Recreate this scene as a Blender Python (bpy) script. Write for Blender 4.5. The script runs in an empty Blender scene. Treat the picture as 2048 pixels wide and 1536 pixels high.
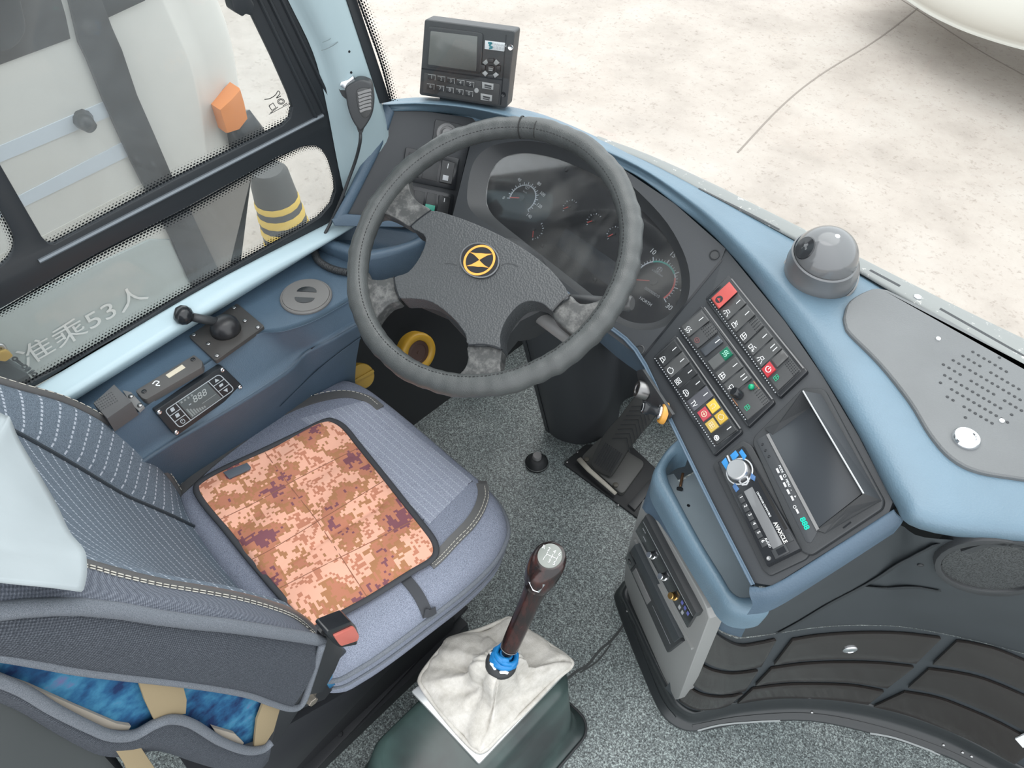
import bpy, bmesh, math, random
from mathutils import Vector, Matrix
random.seed(7)
SC = bpy.context.scene
COL = SC.collection
V = Vector

# ------------------------------------------------------------------ camera
F_PX = 1540.0
CAM = V((0.0, 0.0, 1.75))
ROT = Matrix(((0.7197019761, 0.5310513926, -0.4472286708),
              (0.6940837648, -0.5349000061, 0.4817984132),
              (0.0166370995, -0.6571654296, -0.7535627413)))
cd = bpy.data.cameras.new('camera'); cam = bpy.data.objects.new('camera', cd); COL.objects.link(cam)
cd.sensor_width = 36.0; cd.lens = 36.0 * F_PX / 2048.0; cd.clip_start = 0.02; cd.clip_end = 200
cm = ROT @ Matrix(((1, 0, 0), (0, -1, 0), (0, 0, -1)))
cam.matrix_world = Matrix.Translation(CAM) @ cm.to_4x4()
SC.camera = cam

# ------------------------------------------------------------------ sky, sun, exposure
w = bpy.data.worlds.new('overcast_sky'); SC.world = w; w.use_nodes = True
wn = w.node_tree; wn.nodes.clear()
wo = wn.nodes.new('ShaderNodeOutputWorld'); wb = wn.nodes.new('ShaderNodeBackground')
wt = wn.nodes.new('ShaderNodeTexCoord'); ws = wn.nodes.new('ShaderNodeSeparateXYZ'); wr = wn.nodes.new('ShaderNodeValToRGB')
wn.links.new(wt.outputs['Generated'], ws.inputs[0]); wn.links.new(ws.outputs['Z'], wr.inputs[0])
wr.color_ramp.elements[0].color = (0.86, 0.89, 0.92, 1); wr.color_ramp.elements[1].color = (0.95, 0.975, 1.0, 1)
wn.links.new(wr.outputs[0], wb.inputs[0]); wb.inputs[1].default_value = 1.0
wn.links.new(wb.outputs[0], wo.inputs[0])
sd = bpy.data.lights.new('sun', 'SUN'); so = bpy.data.objects.new('sun', sd); COL.objects.link(so)
sd.energy = 0.75; sd.angle = math.radians(60); sd.color = (1.0, 0.97, 0.93)
so.rotation_euler = V((-0.25, 0.25, 1.0)).to_track_quat('Z', 'Y').to_euler()
SC.view_settings.view_transform = 'Standard'
SC.view_settings.look = 'None'
SC.view_settings.exposure = 1.25
SC.view_settings.gamma = 1.0
SC.view_settings.use_curve_mapping = False

# ------------------------------------------------------------------ measuring helpers (photogrammetry onto real planes)
def ray(px, py):
    return (ROT @ V((px - 1024.0, py - 768.0, F_PX))).normalized()
class Plane:
    def __init__(s, p, n):
        s.p = V(p); s.n = V(n).normalized()
        a = V((0, 0, 1)) if abs(s.n.z) < 0.9 else V((0, 1, 0))
        s.e1 = a.cross(s.n).normalized(); s.e2 = s.n.cross(s.e1)
    def at(s, px, py, h=0.0):
        d = ray(px, py); q = s.p + s.n * h
        return CAM + d * ((q - CAM).dot(s.n) / d.dot(s.n))
    def off(s, h): return Plane(s.p + s.n * h, s.n)
def p3(a, b, c):
    n = (b - a).cross(c - a).normalized()
    if n.dot(CAM - a) < 0: n = -n
    return Plane(a, n)
def PZ(z): return Plane((0, 0, z), (0, 0, 1))
def PX(x): return Plane((x, 0, 0), (1, 0, 0))
def PY(y): return Plane((0, y, 0), (0, -1, 0))
def Z(px, py, z): return PZ(z).at(px, py)
def X(px, py, x): return PX(x).at(px, py)

def spline(pts, n=6, closed=False):
    out = []; N = len(pts)
    if N < 3 and not closed:
        return [pts[0].lerp(pts[1], i / n) for i in range(n + 1)]
    for i in range(N if closed else N - 1):
        p0 = pts[(i - 1) % N] if closed or i > 0 else pts[0] * 2 - pts[1]
        p1 = pts[i]; p2 = pts[(i + 1) % N]
        q3 = pts[(i + 2) % N] if closed or i + 2 < N else p2 * 2 - p1
        for k in range(n):
            t = k / n
            out.append(0.5 * ((2 * p1) + (p2 - p0) * t + (2 * p0 - 5 * p1 + 4 * p2 - q3) * t * t + (3 * p1 - p0 - 3 * p2 + q3) * t ** 3))
    if not closed: out.append(pts[-1].copy())
    return out
def rc(pts, r, seg=4):
    """round the corners of a pixel polygon"""
    out = []; N = len(pts)
    P = [V((p[0], p[1])) for p in pts]
    for i in range(N):
        a, b, c = P[i - 1], P[i], P[(i + 1) % N]
        d1 = (a - b); d2 = (c - b); rr = min(r, d1.length * .45, d2.length * .45)
        s = b + d1.normalized() * rr; e = b + d2.normalized() * rr
        for k in range(seg + 1):
            t = k / seg
            out.append(tuple(s * (1 - t) ** 2 + b * 2 * t * (1 - t) + e * t * t))
    return out
def sp2(pts, n=5, closed=False):
    return [(v.x, v.y) for v in spline([V((p[0], p[1])) for p in pts], n, closed)]

# ------------------------------------------------------------------ object helpers
ORG = {}
def tag(o, label=None, cat=None, group=None, kind=None):
    if label: o['label'] = label
    if cat: o['category'] = cat
    if group: o['group'] = group
    if kind: o['kind'] = kind
    return o
def thing(name, label, cat, loc, group=None, kind=None):
    o = bpy.data.objects.new(name, None); COL.objects.link(o); o.empty_display_size = 0.02
    o.location = loc; ORG[o] = V(loc)
    return tag(o, label, cat, group, kind)
def link(name, me, mat, parent=None, smooth=False, recalc=True):
    o = bpy.data.objects.new(name, me); COL.objects.link(o)
    if recalc:
        bm = bmesh.new(); bm.from_mesh(me)
        bmesh.ops.remove_doubles(bm, verts=bm.verts, dist=1e-6)
        bmesh.ops.recalc_face_normals(bm, faces=bm.faces); bm.to_mesh(me); bm.free()
    if mat and not me.materials: me.materials.append(mat)
    if parent is not None:
        org = ORG[parent]
        me.transform(Matrix.Translation(-org)); o.parent = parent; ORG[o] = org
    else:
        vs = [v.co for v in me.vertices]
        lo = V([min(v[i] for v in vs) for i in range(3)]); hi = V([max(v[i] for v in vs) for i in range(3)])
        org = V(((lo.x + hi.x) / 2, (lo.y + hi.y) / 2, lo.z))
        me.transform(Matrix.Translation(-org)); o.location = org; ORG[o] = org
    if smooth is True:
        me.polygons.foreach_set('use_smooth', [True] * len(me.polygons))
    elif smooth:
        me.polygons.foreach_set('use_smooth', [True] * len(me.polygons))
        me.set_sharp_from_angle(angle=math.radians(smooth))
    me.update()
    return o
def mk(name, vs, fs, mat, parent=None, smooth=False):
    me = bpy.data.meshes.new(name); me.from_pydata([tuple(v) for v in vs], [], fs); me.update()
    return link(name, me, mat, parent, smooth)
class MB:
    """collects several shapes into one mesh"""
    def __init__(s): s.v = []; s.f = []
    def add(s, vs, fs):
        o = len(s.v); s.v += [V(v) for v in vs]; s.f += [[i + o for i in f] for f in fs]
    def build(s, name, mat, parent=None, smooth=False): return mk(name, s.v, s.f, mat, parent, smooth)
    def poly(s, top, bot):
        n = len(top)
        s.add(list(top) + list(bot), [list(range(n)), list(range(2 * n - 1, n - 1, -1))] + [[i, i + n, (i + 1) % n + n, (i + 1) % n] for i in range(n)])
    def stroke(s, P, pts, wd, h, t=0.0003, closed=False):
        q = [P.at(x, y, h) for x, y in pts]; s.stroke3(q, P.n, wd, t, closed)
    def stroke3(s, q, n, wd, t=0.0003, closed=False):
        N = len(q); L = []; R = []
        for i in range(N):
            a = q[i - 1] if (i > 0 or closed) else q[i]; b = q[(i + 1) % N] if (i < N - 1 or closed) else q[i]
            d = (b - a)
            if d.length < 1e-9: d = V((1, 0, 0))
            sd_ = n.cross(d.normalized()).normalized() * wd / 2
            L.append(q[i] + sd_); R.append(q[i] - sd_)
        vs = L + R + [v - n * t for v in L] + [v - n * t for v in R]; fs = []
        for i in range(N if closed else N - 1):
            j = (i + 1) % N
            fs += [[i, j, N + j, N + i], [2 * N + i, 3 * N + i, 3 * N + j, 2 * N + j], [i, 2 * N + i, 2 * N + j, j], [N + i, N + j, 3 * N + j, 3 * N + i]]
        if not closed: fs += [[0, N, 3 * N, 2 * N], [N - 1, 3 * N - 1, 4 * N - 1, 2 * N - 1]]
        s.add(vs, fs)
    def tube(s, pts, r, seg=8, closed=False, flat=1.0, up=None):
        N = len(pts); vs = []; prev = None
        for i in range(N):
            a = pts[i - 1] if (i > 0 or closed) else pts[i]; b = pts[(i + 1) % N] if (i < N - 1 or closed) else pts[i]
            d = (b - a).normalized()
            u = up if up is not None else (prev if prev is not None else (V((0, 0, 1)) if abs(d.z) < .9 else V((1, 0, 0))))
            sx = d.cross(u)
            if sx.length < 1e-6: sx = d.cross(V((1, .3, .2)))
            sx.normalize(); uu = sx.cross(d).normalized(); prev = uu
            rr = r(i / max(1, N - 1)) if callable(r) else r
            for k in range(seg):
                t = 2 * math.pi * k / seg
                vs.append(pts[i] + sx * math.cos(t) * rr + uu * math.sin(t) * rr * flat)
        fs = []
        for i in range(N if closed else N - 1):
            j = (i + 1) % N
            for k in range(seg):
                l = (k + 1) % seg
                fs.append([i * seg + k, i * seg + l, j * seg + l, j * seg + k])
        if not closed: fs += [list(range(seg - 1, -1, -1)), list(range((N - 1) * seg, N * seg))]
        s.add(vs, fs)
    def lathe(s, o, ax, prof, seg=24, caps=True):
        o = V(o); ax = V(ax).normalized(); u = ax.orthogonal().normalized(); w_ = ax.cross(u)
        vs = []
        for r, h in prof:
            for k in range(seg):
                t = 2 * math.pi * k / seg
                vs.append(o + ax * h + (u * math.cos(t) + w_ * math.sin(t)) * max(r, 1e-5))
        fs = []; M = len(prof)
        for i in range(M - 1):
            for k in range(seg):
                l = (k + 1) % seg
                fs.append([i * seg + k, i * seg + l, (i + 1) * seg + l, (i + 1) * seg + k])
        if caps: fs += [list(range(seg - 1, -1, -1)), list(range((M - 1) * seg, M * seg))]
        s.add(vs, fs)
    def box(s, c, ex, ey, ez):
        c = V(c); vs = [c + ex * i + ey * j + ez * k for i in (-1, 1) for j in (-1, 1) for k in (-1, 1)]
        s.add(vs, [[0, 1, 3, 2], [4, 6, 7, 5], [0, 4, 5, 1], [2, 3, 7, 6], [0, 2, 6, 4], [1, 5, 7, 3]])
def bevel_mesh(me, off, seg=2, top_n=None, ang=30):
    bm = bmesh.new(); bm.from_mesh(me)
    bmesh.ops.remove_doubles(bm, verts=bm.verts, dist=1e-6); bmesh.ops.recalc_face_normals(bm, faces=bm.faces)
    ed = [e for e in bm.edges if len(e.link_faces) == 2 and e.calc_face_angle(0) > math.radians(ang)]
    if top_n is not None: ed = [e for e in ed if any(f.normal.dot(top_n) > .9 for f in e.link_faces)]
    if ed: bmesh.ops.bevel(bm, geom=ed, offset=off, segments=seg, affect='EDGES', profile=0.6, clamp_overlap=True)
    bm.to_mesh(me); bm.free()
def slab(name, P, pts, h1, h0, mat, parent=None, bev=0.0, seg=2, smooth=35):
    top = [P.at(x, y, h1) for x, y in pts]; bot = [v + P.n * (h0 - h1) for v in top]
    m = MB(); m.poly(top, bot)
    me = bpy.data.meshes.new(name); me.from_pydata([tuple(v) for v in m.v], [], m.f); me.update()
    if bev: bevel_mesh(me, bev, seg, P.n)
    return link(name, me, mat, parent, smooth)
def curve_mesh(loops2d, t, bev=0.0):
    cu = bpy.data.curves.new('c', 'CURVE'); cu.dimensions = '2D'; cu.fill_mode = 'BOTH'; cu.extrude = max(t / 2 - bev, 1e-5)
    cu.bevel_depth = bev; cu.offset = -bev; cu.bevel_resolution = 1
    for lp in loops2d:
        sp = cu.splines.new('POLY'); sp.points.add(len(lp) - 1)
        for i, (x, y) in enumerate(lp): sp.points[i].co = (x, y, 0, 1)
        sp.use_cyclic_u = True
    ob = bpy.data.objects.new('c', cu); me = bpy.data.meshes.new_from_object(ob)
    bpy.data.objects.remove(ob); bpy.data.curves.remove(cu)
    return me
def plate(name, P, loops, h1, h0, mat, parent=None, bev=0.0, smooth=35):
    """flat plate with holes; loops are pixel outlines seen on the face at height h1"""
    Q = P.off(h1); L = []
    for lp in loops:
        L.append([((Q.at(x, y) - Q.p).dot(Q.e1), (Q.at(x, y) - Q.p).dot(Q.e2)) for x, y in lp])
    me = curve_mesh(L, h1 - h0, bev)
    M = Matrix((Q.e1, Q.e2, Q.n)).transposed().to_4x4(); M.translation = Q.p - Q.n * (h1 - h0) / 2
    me.transform(M)
    return link(name, me, mat, parent, smooth)
def grid(rows):
    n = len(rows[0]); vs = [v for r in rows for v in r]
    fs = [[i * n + j, i * n + j + 1, (i + 1) * n + j + 1, (i + 1) * n + j] for i in range(len(rows) - 1) for j in range(n - 1)]
    return vs, fs
def smooth_rows(rows, nu=4, nv=4):
    rr = [spline(r, nu) for r in rows]
    cols = [spline([r[j] for r in rr], nv) for j in range(len(rr[0]))]
    return [[cols[j][i] for j in range(len(cols))] for i in range(len(cols[0]))]
def loft(name, rows, mat, parent=None, nu=4, nv=4, solid=0.0, smooth=True, face=None):
    vs, fs = grid(smooth_rows(rows, nu, nv))
    me = bpy.data.meshes.new(name); me.from_pydata([tuple(v) for v in vs], [], fs); me.update()
    # orient towards the viewer side / given point
    c = sum((p.normal.dot(((face or CAM)) - p.center) * p.area for p in me.polygons))
    if c < 0: me.flip_normals()
    o = link(name, me, mat, parent, smooth, recalc=False)
    if solid:
        md = o.modifiers.new('thickness', 'SOLIDIFY'); md.thickness = solid; md.offset = -1
    return o
def text_mesh(s, size, t=0.0003, shear=0.0, bold=0.0):
    cu = bpy.data.curves.new('t', 'FONT'); cu.body = s; cu.size = size; cu.extrude = t / 2; cu.align_x = 'CENTER'; cu.align_y = 'CENTER'
    cu.shear = shear; cu.offset = bold; cu.resolution_u = 3
    ob = bpy.data.objects.new('t', cu); COL.objects.link(ob)
    bpy.context.view_layer.update()
    me = bpy.data.meshes.new_from_object(ob.evaluated_get(bpy.context.evaluated_depsgraph_get()))
    bpy.data.objects.remove(ob); bpy.data.curves.remove(cu)
    return me
def text(name, s, P, px, pdir, size, mat, parent, h=0.0005, shear=0.0, sx=1.0, bold=0.0):
    me = text_mesh(s, size, shear=shear, bold=bold)
    o = P.at(px[0], px[1], h); x = (P.at(px[0] + pdir[0], px[1] + pdir[1], h) - o).normalized(); y = P.n.cross(x)
    M = Matrix((x * sx, y, P.n)).transposed().to_4x4(); M.translation = o
    me.transform(M)
    return link(name, me, mat, parent, False, recalc=False)

# ------------------------------------------------------------------ materials
def lin(c):
    if isinstance(c, str):
        c = [int(c[i:i + 2], 16) / 255 for i in (0, 2, 4)]
        c = [x / 12.92 if x <= .04045 else ((x + .055) / 1.055) ** 2.4 for x in c]
    return (c[0], c[1], c[2], 1.0)
class M:
    def __init__(s, name, col, rough=0.5, metal=0.0, spec=0.5):
        s.m = bpy.data.materials.new(name); s.m.use_nodes = True; s.nt = s.m.node_tree
        s.b = s.nt.nodes['Principled BSDF']; s.out = s.nt.nodes['Material Output']
        s.b.inputs['Base Color'].default_value = lin(col); s.b.inputs['Roughness'].default_value = rough
        s.b.inputs['Metallic'].default_value = metal; s.b.inputs['Specular IOR Level'].default_value = spec
        s._tc = None; s.col = lin(col)
    def n(s, typ, **kw):
        nd = s.nt.nodes.new(typ)
        for k, v in kw.items():
            if hasattr(nd, k): setattr(nd, k, v)
            else: nd.inputs[k.replace('_', ' ')].default_value = v
        return nd
    def l(s, a, b): s.nt.links.new(a, b)
    def co(s):
        if not s._tc: s._tc = s.nt.nodes.new('ShaderNodeTexCoord').outputs['Object']
        return s._tc
    def math(s, op, a, b=None, c=None):
        nd = s.nt.nodes.new('ShaderNodeMath'); nd.operation = op
        for i, x in enumerate((a, b, c)):
            if x is None: continue
            if isinstance(x, (int, float)): nd.inputs[i].default_value = x
            else: s.l(x, nd.inputs[i])
        return nd.outputs[0]
    def xyz(s, src=None):
        nd = s.nt.nodes.new('ShaderNodeSeparateXYZ'); s.l(src or s.co(), nd.inputs[0]); return nd.outputs
    def noise(s, scale, detail=2.0, rough=.5, src=None, out='Fac'):
        nd = s.nt.nodes.new('ShaderNodeTexNoise'); nd.inputs['Scale'].default_value = scale
        nd.inputs['Detail'].default_value = detail; nd.inputs['Roughness'].default_value = rough
        s.l(src or s.co(), nd.inputs['Vector']); return nd.outputs[out]
    def vor(s, scale, out='Distance', src=None, feature='F1'):
        nd = s.nt.nodes.new('ShaderNodeTexVoronoi'); nd.feature = feature; nd.inputs['Scale'].default_value = scale
        s.l(src or s.co(), nd.inputs['Vector']); return nd.outputs[out]
    def ramp(s, fac, stops, interp='LINEAR'):
        nd = s.nt.nodes.new('ShaderNodeValToRGB'); r = nd.color_ramp; r.interpolation = interp
        while len(r.elements) < len(stops): r.elements.new(0.5)
        for e, (p, c) in zip(r.elements, stops): e.position = p; e.color = lin(c)
        s.l(fac, nd.inputs[0]); return nd.outputs[0]
    def mix(s, fac, a, b):
        nd = s.nt.nodes.new('ShaderNodeMix'); nd.data_type = 'RGBA'
        for i, x in ((0, fac), (6, a), (7, b)):
            if isinstance(x, (int, float)): nd.inputs[i].default_value = x
            elif isinstance(x, (tuple, list, str)): nd.inputs[i].default_value = lin(x)
            else: s.l(x, nd.inputs[i])
        return nd.outputs[2]
    def color(s, sock): s.l(sock, s.b.inputs['Base Color']); return s
    def bump(s, sock, strength=.3, dist=.001):
        nd = s.nt.nodes.new('ShaderNodeBump'); nd.inputs['Strength'].default_value = strength; nd.inputs['Distance'].default_value = dist
        s.l(sock, nd.inputs['Height']); s.l(nd.outputs[0], s.b.inputs['Normal']); return s
    def mottled(s, amt=.15, scale=12, c2=None):
        c = s.col; d = c2 or (c[0] * (1 - amt * 2), c[1] * (1 - amt * 2), c[2] * (1 - amt * 2))
        s.color(s.ramp(s.noise(scale, 4), [(.3, d), (.7, c[:3])])); return s

def plastic(name, col, rough=.5, grain=900, gs=.25, spec=.5, mott=.0):
    m = M(name, col, rough, spec=spec)
    if mott: m.mottled(mott, 14)
    if gs: m.bump(m.noise(grain, 2), gs, .0006)
    return m.m
def simple(name, col, rough=.5, metal=0.0, spec=.5): return M(name, col, rough, metal, spec).m

BLACK = plastic('black_plastic', (.034, .037, .040), .45)
BLACK2 = plastic('panel_black', (.038, .042, .047), .5, 1500, .2)
GLOSS = simple('gloss_black', (.018, .020, .023), .18)
RUB = plastic('black_rubber', (.022, .024, .026), .55, 600, .2)
DARKMETAL = plastic('black_metal', (.020, .021, .024), .35, 300, .05)
CHROME = simple('chrome', (.75, .77, .79), .18, 1.0)
STEEL = simple('steel', (.45, .45, .45), .35, 1.0)
BRASS = simple('brass', (.65, .42, .15), .3, 1.0)
WHITE = simple('white_print', (.80, .82, .83), .5)
GREYPRINT = simple('grey_print', (.42, .44, .46), .5)
RED = simple('red_print', (.65, .06, .06), .45)
GREEN = simple('green_print', (.02, .38, .20), .45)
YEL = simple('yellow_print', (.62, .42, .06), .45)
ORANGE = simple('orange_print', (.80, .33, .06), .4)

def leatherette(name, col, rough=.42):
    m = M(name, col, rough); v = m.vor(420, 'Distance'); n2 = m.noise(60, 3)
    m.mottled(.08, 9)
    m.bump(m.math('ADD', v, m.math('MULTIPLY', n2, 1.2)), .35, .0007); return m.m
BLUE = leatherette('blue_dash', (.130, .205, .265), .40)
BLUE_D = leatherette('blue_shaded', (.075, .120, .170), .45)  # dash blue again, darkened: shade of the side faces in the colour
GREYLID = leatherette('grey_lid', (.135, .143, .147), .45)
PALE = M('pale_blue_paint', (.36, .46, .49), .42).mottled(.04, 6).m
SILL = M('sill_paint', (.45, .58, .63), .35).m
FRAME = plastic('window_frame_black', (.022, .026, .030), .38, 200, .05)
DGREY = plastic('dark_grey_side', (.040, .048, .054), .5, 1200, .2, mott=.06)
BROWN = M('brown_gloss', (.030, .026, .024), .16).mottled(.12, 5).m
SILVER = plastic('silver_face', (.27, .275, .27), .42, 800, .08)
PLASTGREY = plastic('grey_plastic', (.20, .20, .20), .45, 900, .1)
def wheel_mat():
    m = M('wheel_leather', (.068, .074, .074), .36); v = m.vor(700); m.mottled(.12, 18); m.bump(m.math('ADD', v, m.math('MULTIPLY', m.noise(40, 3), 2.0)), .3, .0009); return m.m
WHEEL = wheel_mat()
def hub_mat():
    m = M('hub_grain', (.050, .054, .057), .42); m.bump(m.vor(330), .6, .0012); return m.m
HUB = hub_mat()
def spoke_mat():
    m = M('spoke_worn', (.05, .052, .052), .5)
    m.color(m.ramp(m.noise(70, 6, .7), [(.45, (.045, .047, .047)), (.72, (.16, .16, .155))])); m.bump(m.noise(500, 2), .3, .0006); return m.m
SPOKE = spoke_mat()

def floor_mat():
    m = M('speckled_vinyl', (.1, .12, .12), .45)
    sp = m.noise(330, 3, .7); big = m.noise(5, 3)
    base = m.ramp(big, [(.3, (.125, .150, .152)), (.7, (.190, .215, .215))])
    spk = m.ramp(sp, [(.38, (.18, .18, .18)), (.46, (.9, .9, .9)), (.54, (1, 1, 1)), (.60, (2.6, 2.6, 2.5))])
    mx = m.nt.nodes.new('ShaderNodeMix'); mx.data_type = 'RGBA'; mx.blend_type = 'MULTIPLY'; mx.inputs[0].default_value = 1
    m.l(base, mx.inputs[6]); m.l(spk, mx.inputs[7]); m.color(mx.outputs[2])
    return m.m
FLOOR = floor_mat()
def ground_mat():
    m = M('concrete_ground', (.35, .33, .30), .85)
    a = m.noise(1.6, 6, .65); b = m.noise(26, 4, .7)
    c1 = m.ramp(a, [(.30, (.315, .280, .250)), (.5, (.385, .345, .310)), (.72, (.430, .395, .360))])
    c2 = m.ramp(b, [(.56, (1, 1, 1)), (.72, (.70, .675, .655))])
    mx = m.nt.nodes.new('ShaderNodeMix'); mx.data_type = 'RGBA'; mx.blend_type = 'MULTIPLY'; mx.inputs[0].default_value = 1
    m.l(c1, mx.inputs[6]); m.l(c2, mx.inputs[7]); m.color(mx.outputs[2]); m.bump(b, .3, .01)
    return m.m
GROUND = ground_mat()

def fabric(name, col, col2, stripe=None, sp=.016, scale=750, mesh=False, sh=0.0):
    """woven cloth; stripe = axis index whose constant-lines carry dotted thread"""
    m = M(name, col, .9, spec=.2)
    n1 = m.noise(scale, 3, .7)
    c = m.ramp(n1, [(.33, col2), (.66, col)])
    x = m.xyz()
    if mesh:
        u = m.math('MULTIPLY', x[1], 2 * math.pi / .0042); v = m.math('MULTIPLY', m.math('ADD', x[2], m.math('MULTIPLY', x[1], .5)), 2 * math.pi / .0036)
        k = m.math('MULTIPLY', m.math('SINE', u), m.math('SINE', v))
        c = m.mix(m.math('MULTIPLY_ADD', k, .5, .5), col2, c)
        m.bump(k, .5, .001)
    else:
        m.bump(n1, .5, .0015)
    if stripe is not None:
        ax, dx = stripe
        f = m.math('FRACT', m.math('DIVIDE', m.math('ADD', x[ax], m.math('MULTIPLY_ADD', x[dx], sh, 3.0)), sp))
        on = m.math('LESS_THAN', f, .13)
        d = m.math('LESS_THAN', m.math('FRACT', m.math('DIVIDE', m.math('ADD', x[dx], 3.0), .0058)), .62)
        c = m.mix(m.math('MULTIPLY', on, d), c, (.44, .48, .54))
    m.color(c); return m.m
FAB = fabric('grey_blue_cloth', (.330, .360, .445), (.120, .138, .180))
FAB_B = fabric('backrest_cloth', (.205, .250, .300), (.065, .085, .110), (2, 0), .0265, sh=0.25)
FAB_C = fabric('cushion_cloth', (.42, .45, .54), (.180, .20, .255), (1, 0), .0135)
KNIT = fabric('knit_cloth', (.150, .165, .190), (.035, .040, .050), mesh=True)
KNIT_L = fabric('knit_cloth_light', (.240, .262, .305), (.085, .095, .120), mesh=True)
PIPE = fabric('piping_cloth', (.240, .262, .295), (.07, .08, .095), scale=1500)
WELT = simple('grey_leather_welt', (.105, .105, .105), .45)
STITCH = simple('stitch_thread', (.55, .53, .47), .8)
COVER = M('white_cover_cloth', (.40, .45, .47), .85); COVER.mottled(.05, 8); COVER.bump(COVER.noise(900, 2), .15, .0006); COVER = COVER.m
BEIGE = M('beige_webbing', (.28, .22, .13), .8); BEIGE.bump(BEIGE.noise(700, 2), .3, .0008); BEIGE = BEIGE.m
LINING = simple('beige_lining', (.36, .32, .27), .9)
def blue_fab():
    m = M('blue_pattern_cloth', (.03, .10, .22), .85, spec=.2)
    c = m.ramp(m.noise(22, 4, .6), [(.35, (.012, .030, .095)), (.47, (.020, .095, .21)), (.60, (.050, .20, .33)), (.70, (.14, .14, .28))])
    m.color(c); m.bump(m.noise(600, 2), .5, .001); return m.m
BLUEFAB = blue_fab()
def camo():
    m = M('digital_camouflage', (.6, .4, .3), .85, spec=.2)
    s1 = m.nt.nodes.new('ShaderNodeVectorMath'); s1.operation = 'SNAP'; s1.inputs[1].default_value = (.0042, .0042, 10.0)
    mp = m.nt.nodes.new('ShaderNodeMapping'); mp.inputs['Rotation'].default_value = (0, 0, math.radians(10)); m.l(m.co(), mp.inputs[0])
    m.l(mp.outputs[0], s1.inputs[0]); q = s1.outputs[0]
    a = m.noise(13, 1, .5, q); b = m.noise(85, 1, .5, q)
    k = m.math('ADD', a, m.math('MULTIPLY', m.math('SUBTRACT', b, .5), .34))
    c = m.ramp(k, [(0, (.235, .095, .115)), (.36, (.52, .215, .135)), (.445, (.44, .21, .105)), (.50, (.86, .46, .335)), (.60, (.55, .23, .145)), (.66, (.85, .47, .345))], 'CONSTANT')
    m.color(c); m.bump(m.noise(900, 2), .2, .0006); return m.m
CAMO = camo()
BIND = simple('dark_binding', (.045, .048, .055), .8)
def boot_mat():
    m = M('boot_cloth', (.50, .48, .43), .95, spec=.1); m.color(m.ramp(m.noise(35, 6, .7), [(.3, (.42, .40, .36)), (.65, (.60, .58, .54))])); m.bump(m.noise(420, 3), .5, .0015); return m.m
BOOT = boot_mat()
def wood():
    m = M('dark_wood', (.05, .02, .018), .15); x = m.nt.nodes.new('ShaderNodeMapping'); x.inputs['Scale'].default_value = (60, 60, 8); m.l(m.co(), x.inputs[0])
    m.color(m.ramp(m.noise(1.0, 4, .6, x.outputs[0]), [(.45, (.016, .012, .012)), (.75, (.060, .020, .017))])); return m.m
WOOD = wood()
BLUETAPE = simple('blue_plastic_tape', (.01, .19, .48), .35)
HOUSING = M('housing_dark_green', (.022, .030, .030), .28); HOUSING.color(HOUSING.ramp(HOUSING.noise(7, 4), [(.4, (.020, .026, .027)), (.72, (.05, .085, .078))])); HOUSING = HOUSING.m
def glass(name, tint=(1, 1, 1), refl=.04, rough=0.0):
    m = bpy.data.materials.new(name); m.use_nodes = True; nt = m.node_tree; nt.nodes.clear()
    o = nt.nodes.new('ShaderNodeOutputMaterial'); t = nt.nodes.new('ShaderNodeBsdfTransparent'); g = nt.nodes.new('ShaderNodeBsdfGlossy'); mx = nt.nodes.new('ShaderNodeMixShader')
    t.inputs[0].default_value = (*tint, 1); g.inputs[1].default_value = rough
    f = nt.nodes.new('ShaderNodeFresnel'); f.inputs[0].default_value = 1.3 if refl < .1 else 1.5
    nt.links.new(f.outputs[0], mx.inputs[0]); nt.links.new(t.outputs[0], mx.inputs[1]); nt.links.new(g.outputs[0], mx.inputs[2]); nt.links.new(mx.outputs[0], o.inputs[0])
    return m
GLASS = glass('window_glass', (.96, .985, .98))
def dusty_glass():
    m = glass('side_window_glass', (.93, .96, .96)); nt = m.node_tree
    o = nt.nodes['Material Output']; prev = o.inputs[0].links[0].from_socket
    d = nt.nodes.new('ShaderNodeBsdfDiffuse'); d.inputs[0].default_value = (.6, .62, .62, 1)
    tc = nt.nodes.new('ShaderNodeTexCoord'); n1 = nt.nodes.new('ShaderNodeTexNoise'); n1.inputs['Scale'].default_value = 6; n1.inputs['Detail'].default_value = 6
    nt.links.new(tc.outputs['Object'], n1.inputs['Vector'])
    mp = nt.nodes.new('ShaderNodeMapRange'); mp.inputs['From Min'].default_value = .3; mp.inputs['From Max'].default_value = .8; mp.inputs['To Min'].default_value = .03; mp.inputs['To Max'].default_value = .13
    nt.links.new(n1.outputs[0], mp.inputs[0])
    mx = nt.nodes.new('ShaderNodeMixShader'); nt.links.new(mp.outputs[0], mx.inputs[0]); nt.links.new(prev, mx.inputs[1]); nt.links.new(d.outputs[0], mx.inputs[2]); nt.links.new(mx.outputs[0], o.inputs[0])
    return m
DUSTY = dusty_glass()
CLUSTERGLASS = glass('cluster_glass', (.95, .96, .97), .2, .06)
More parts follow.
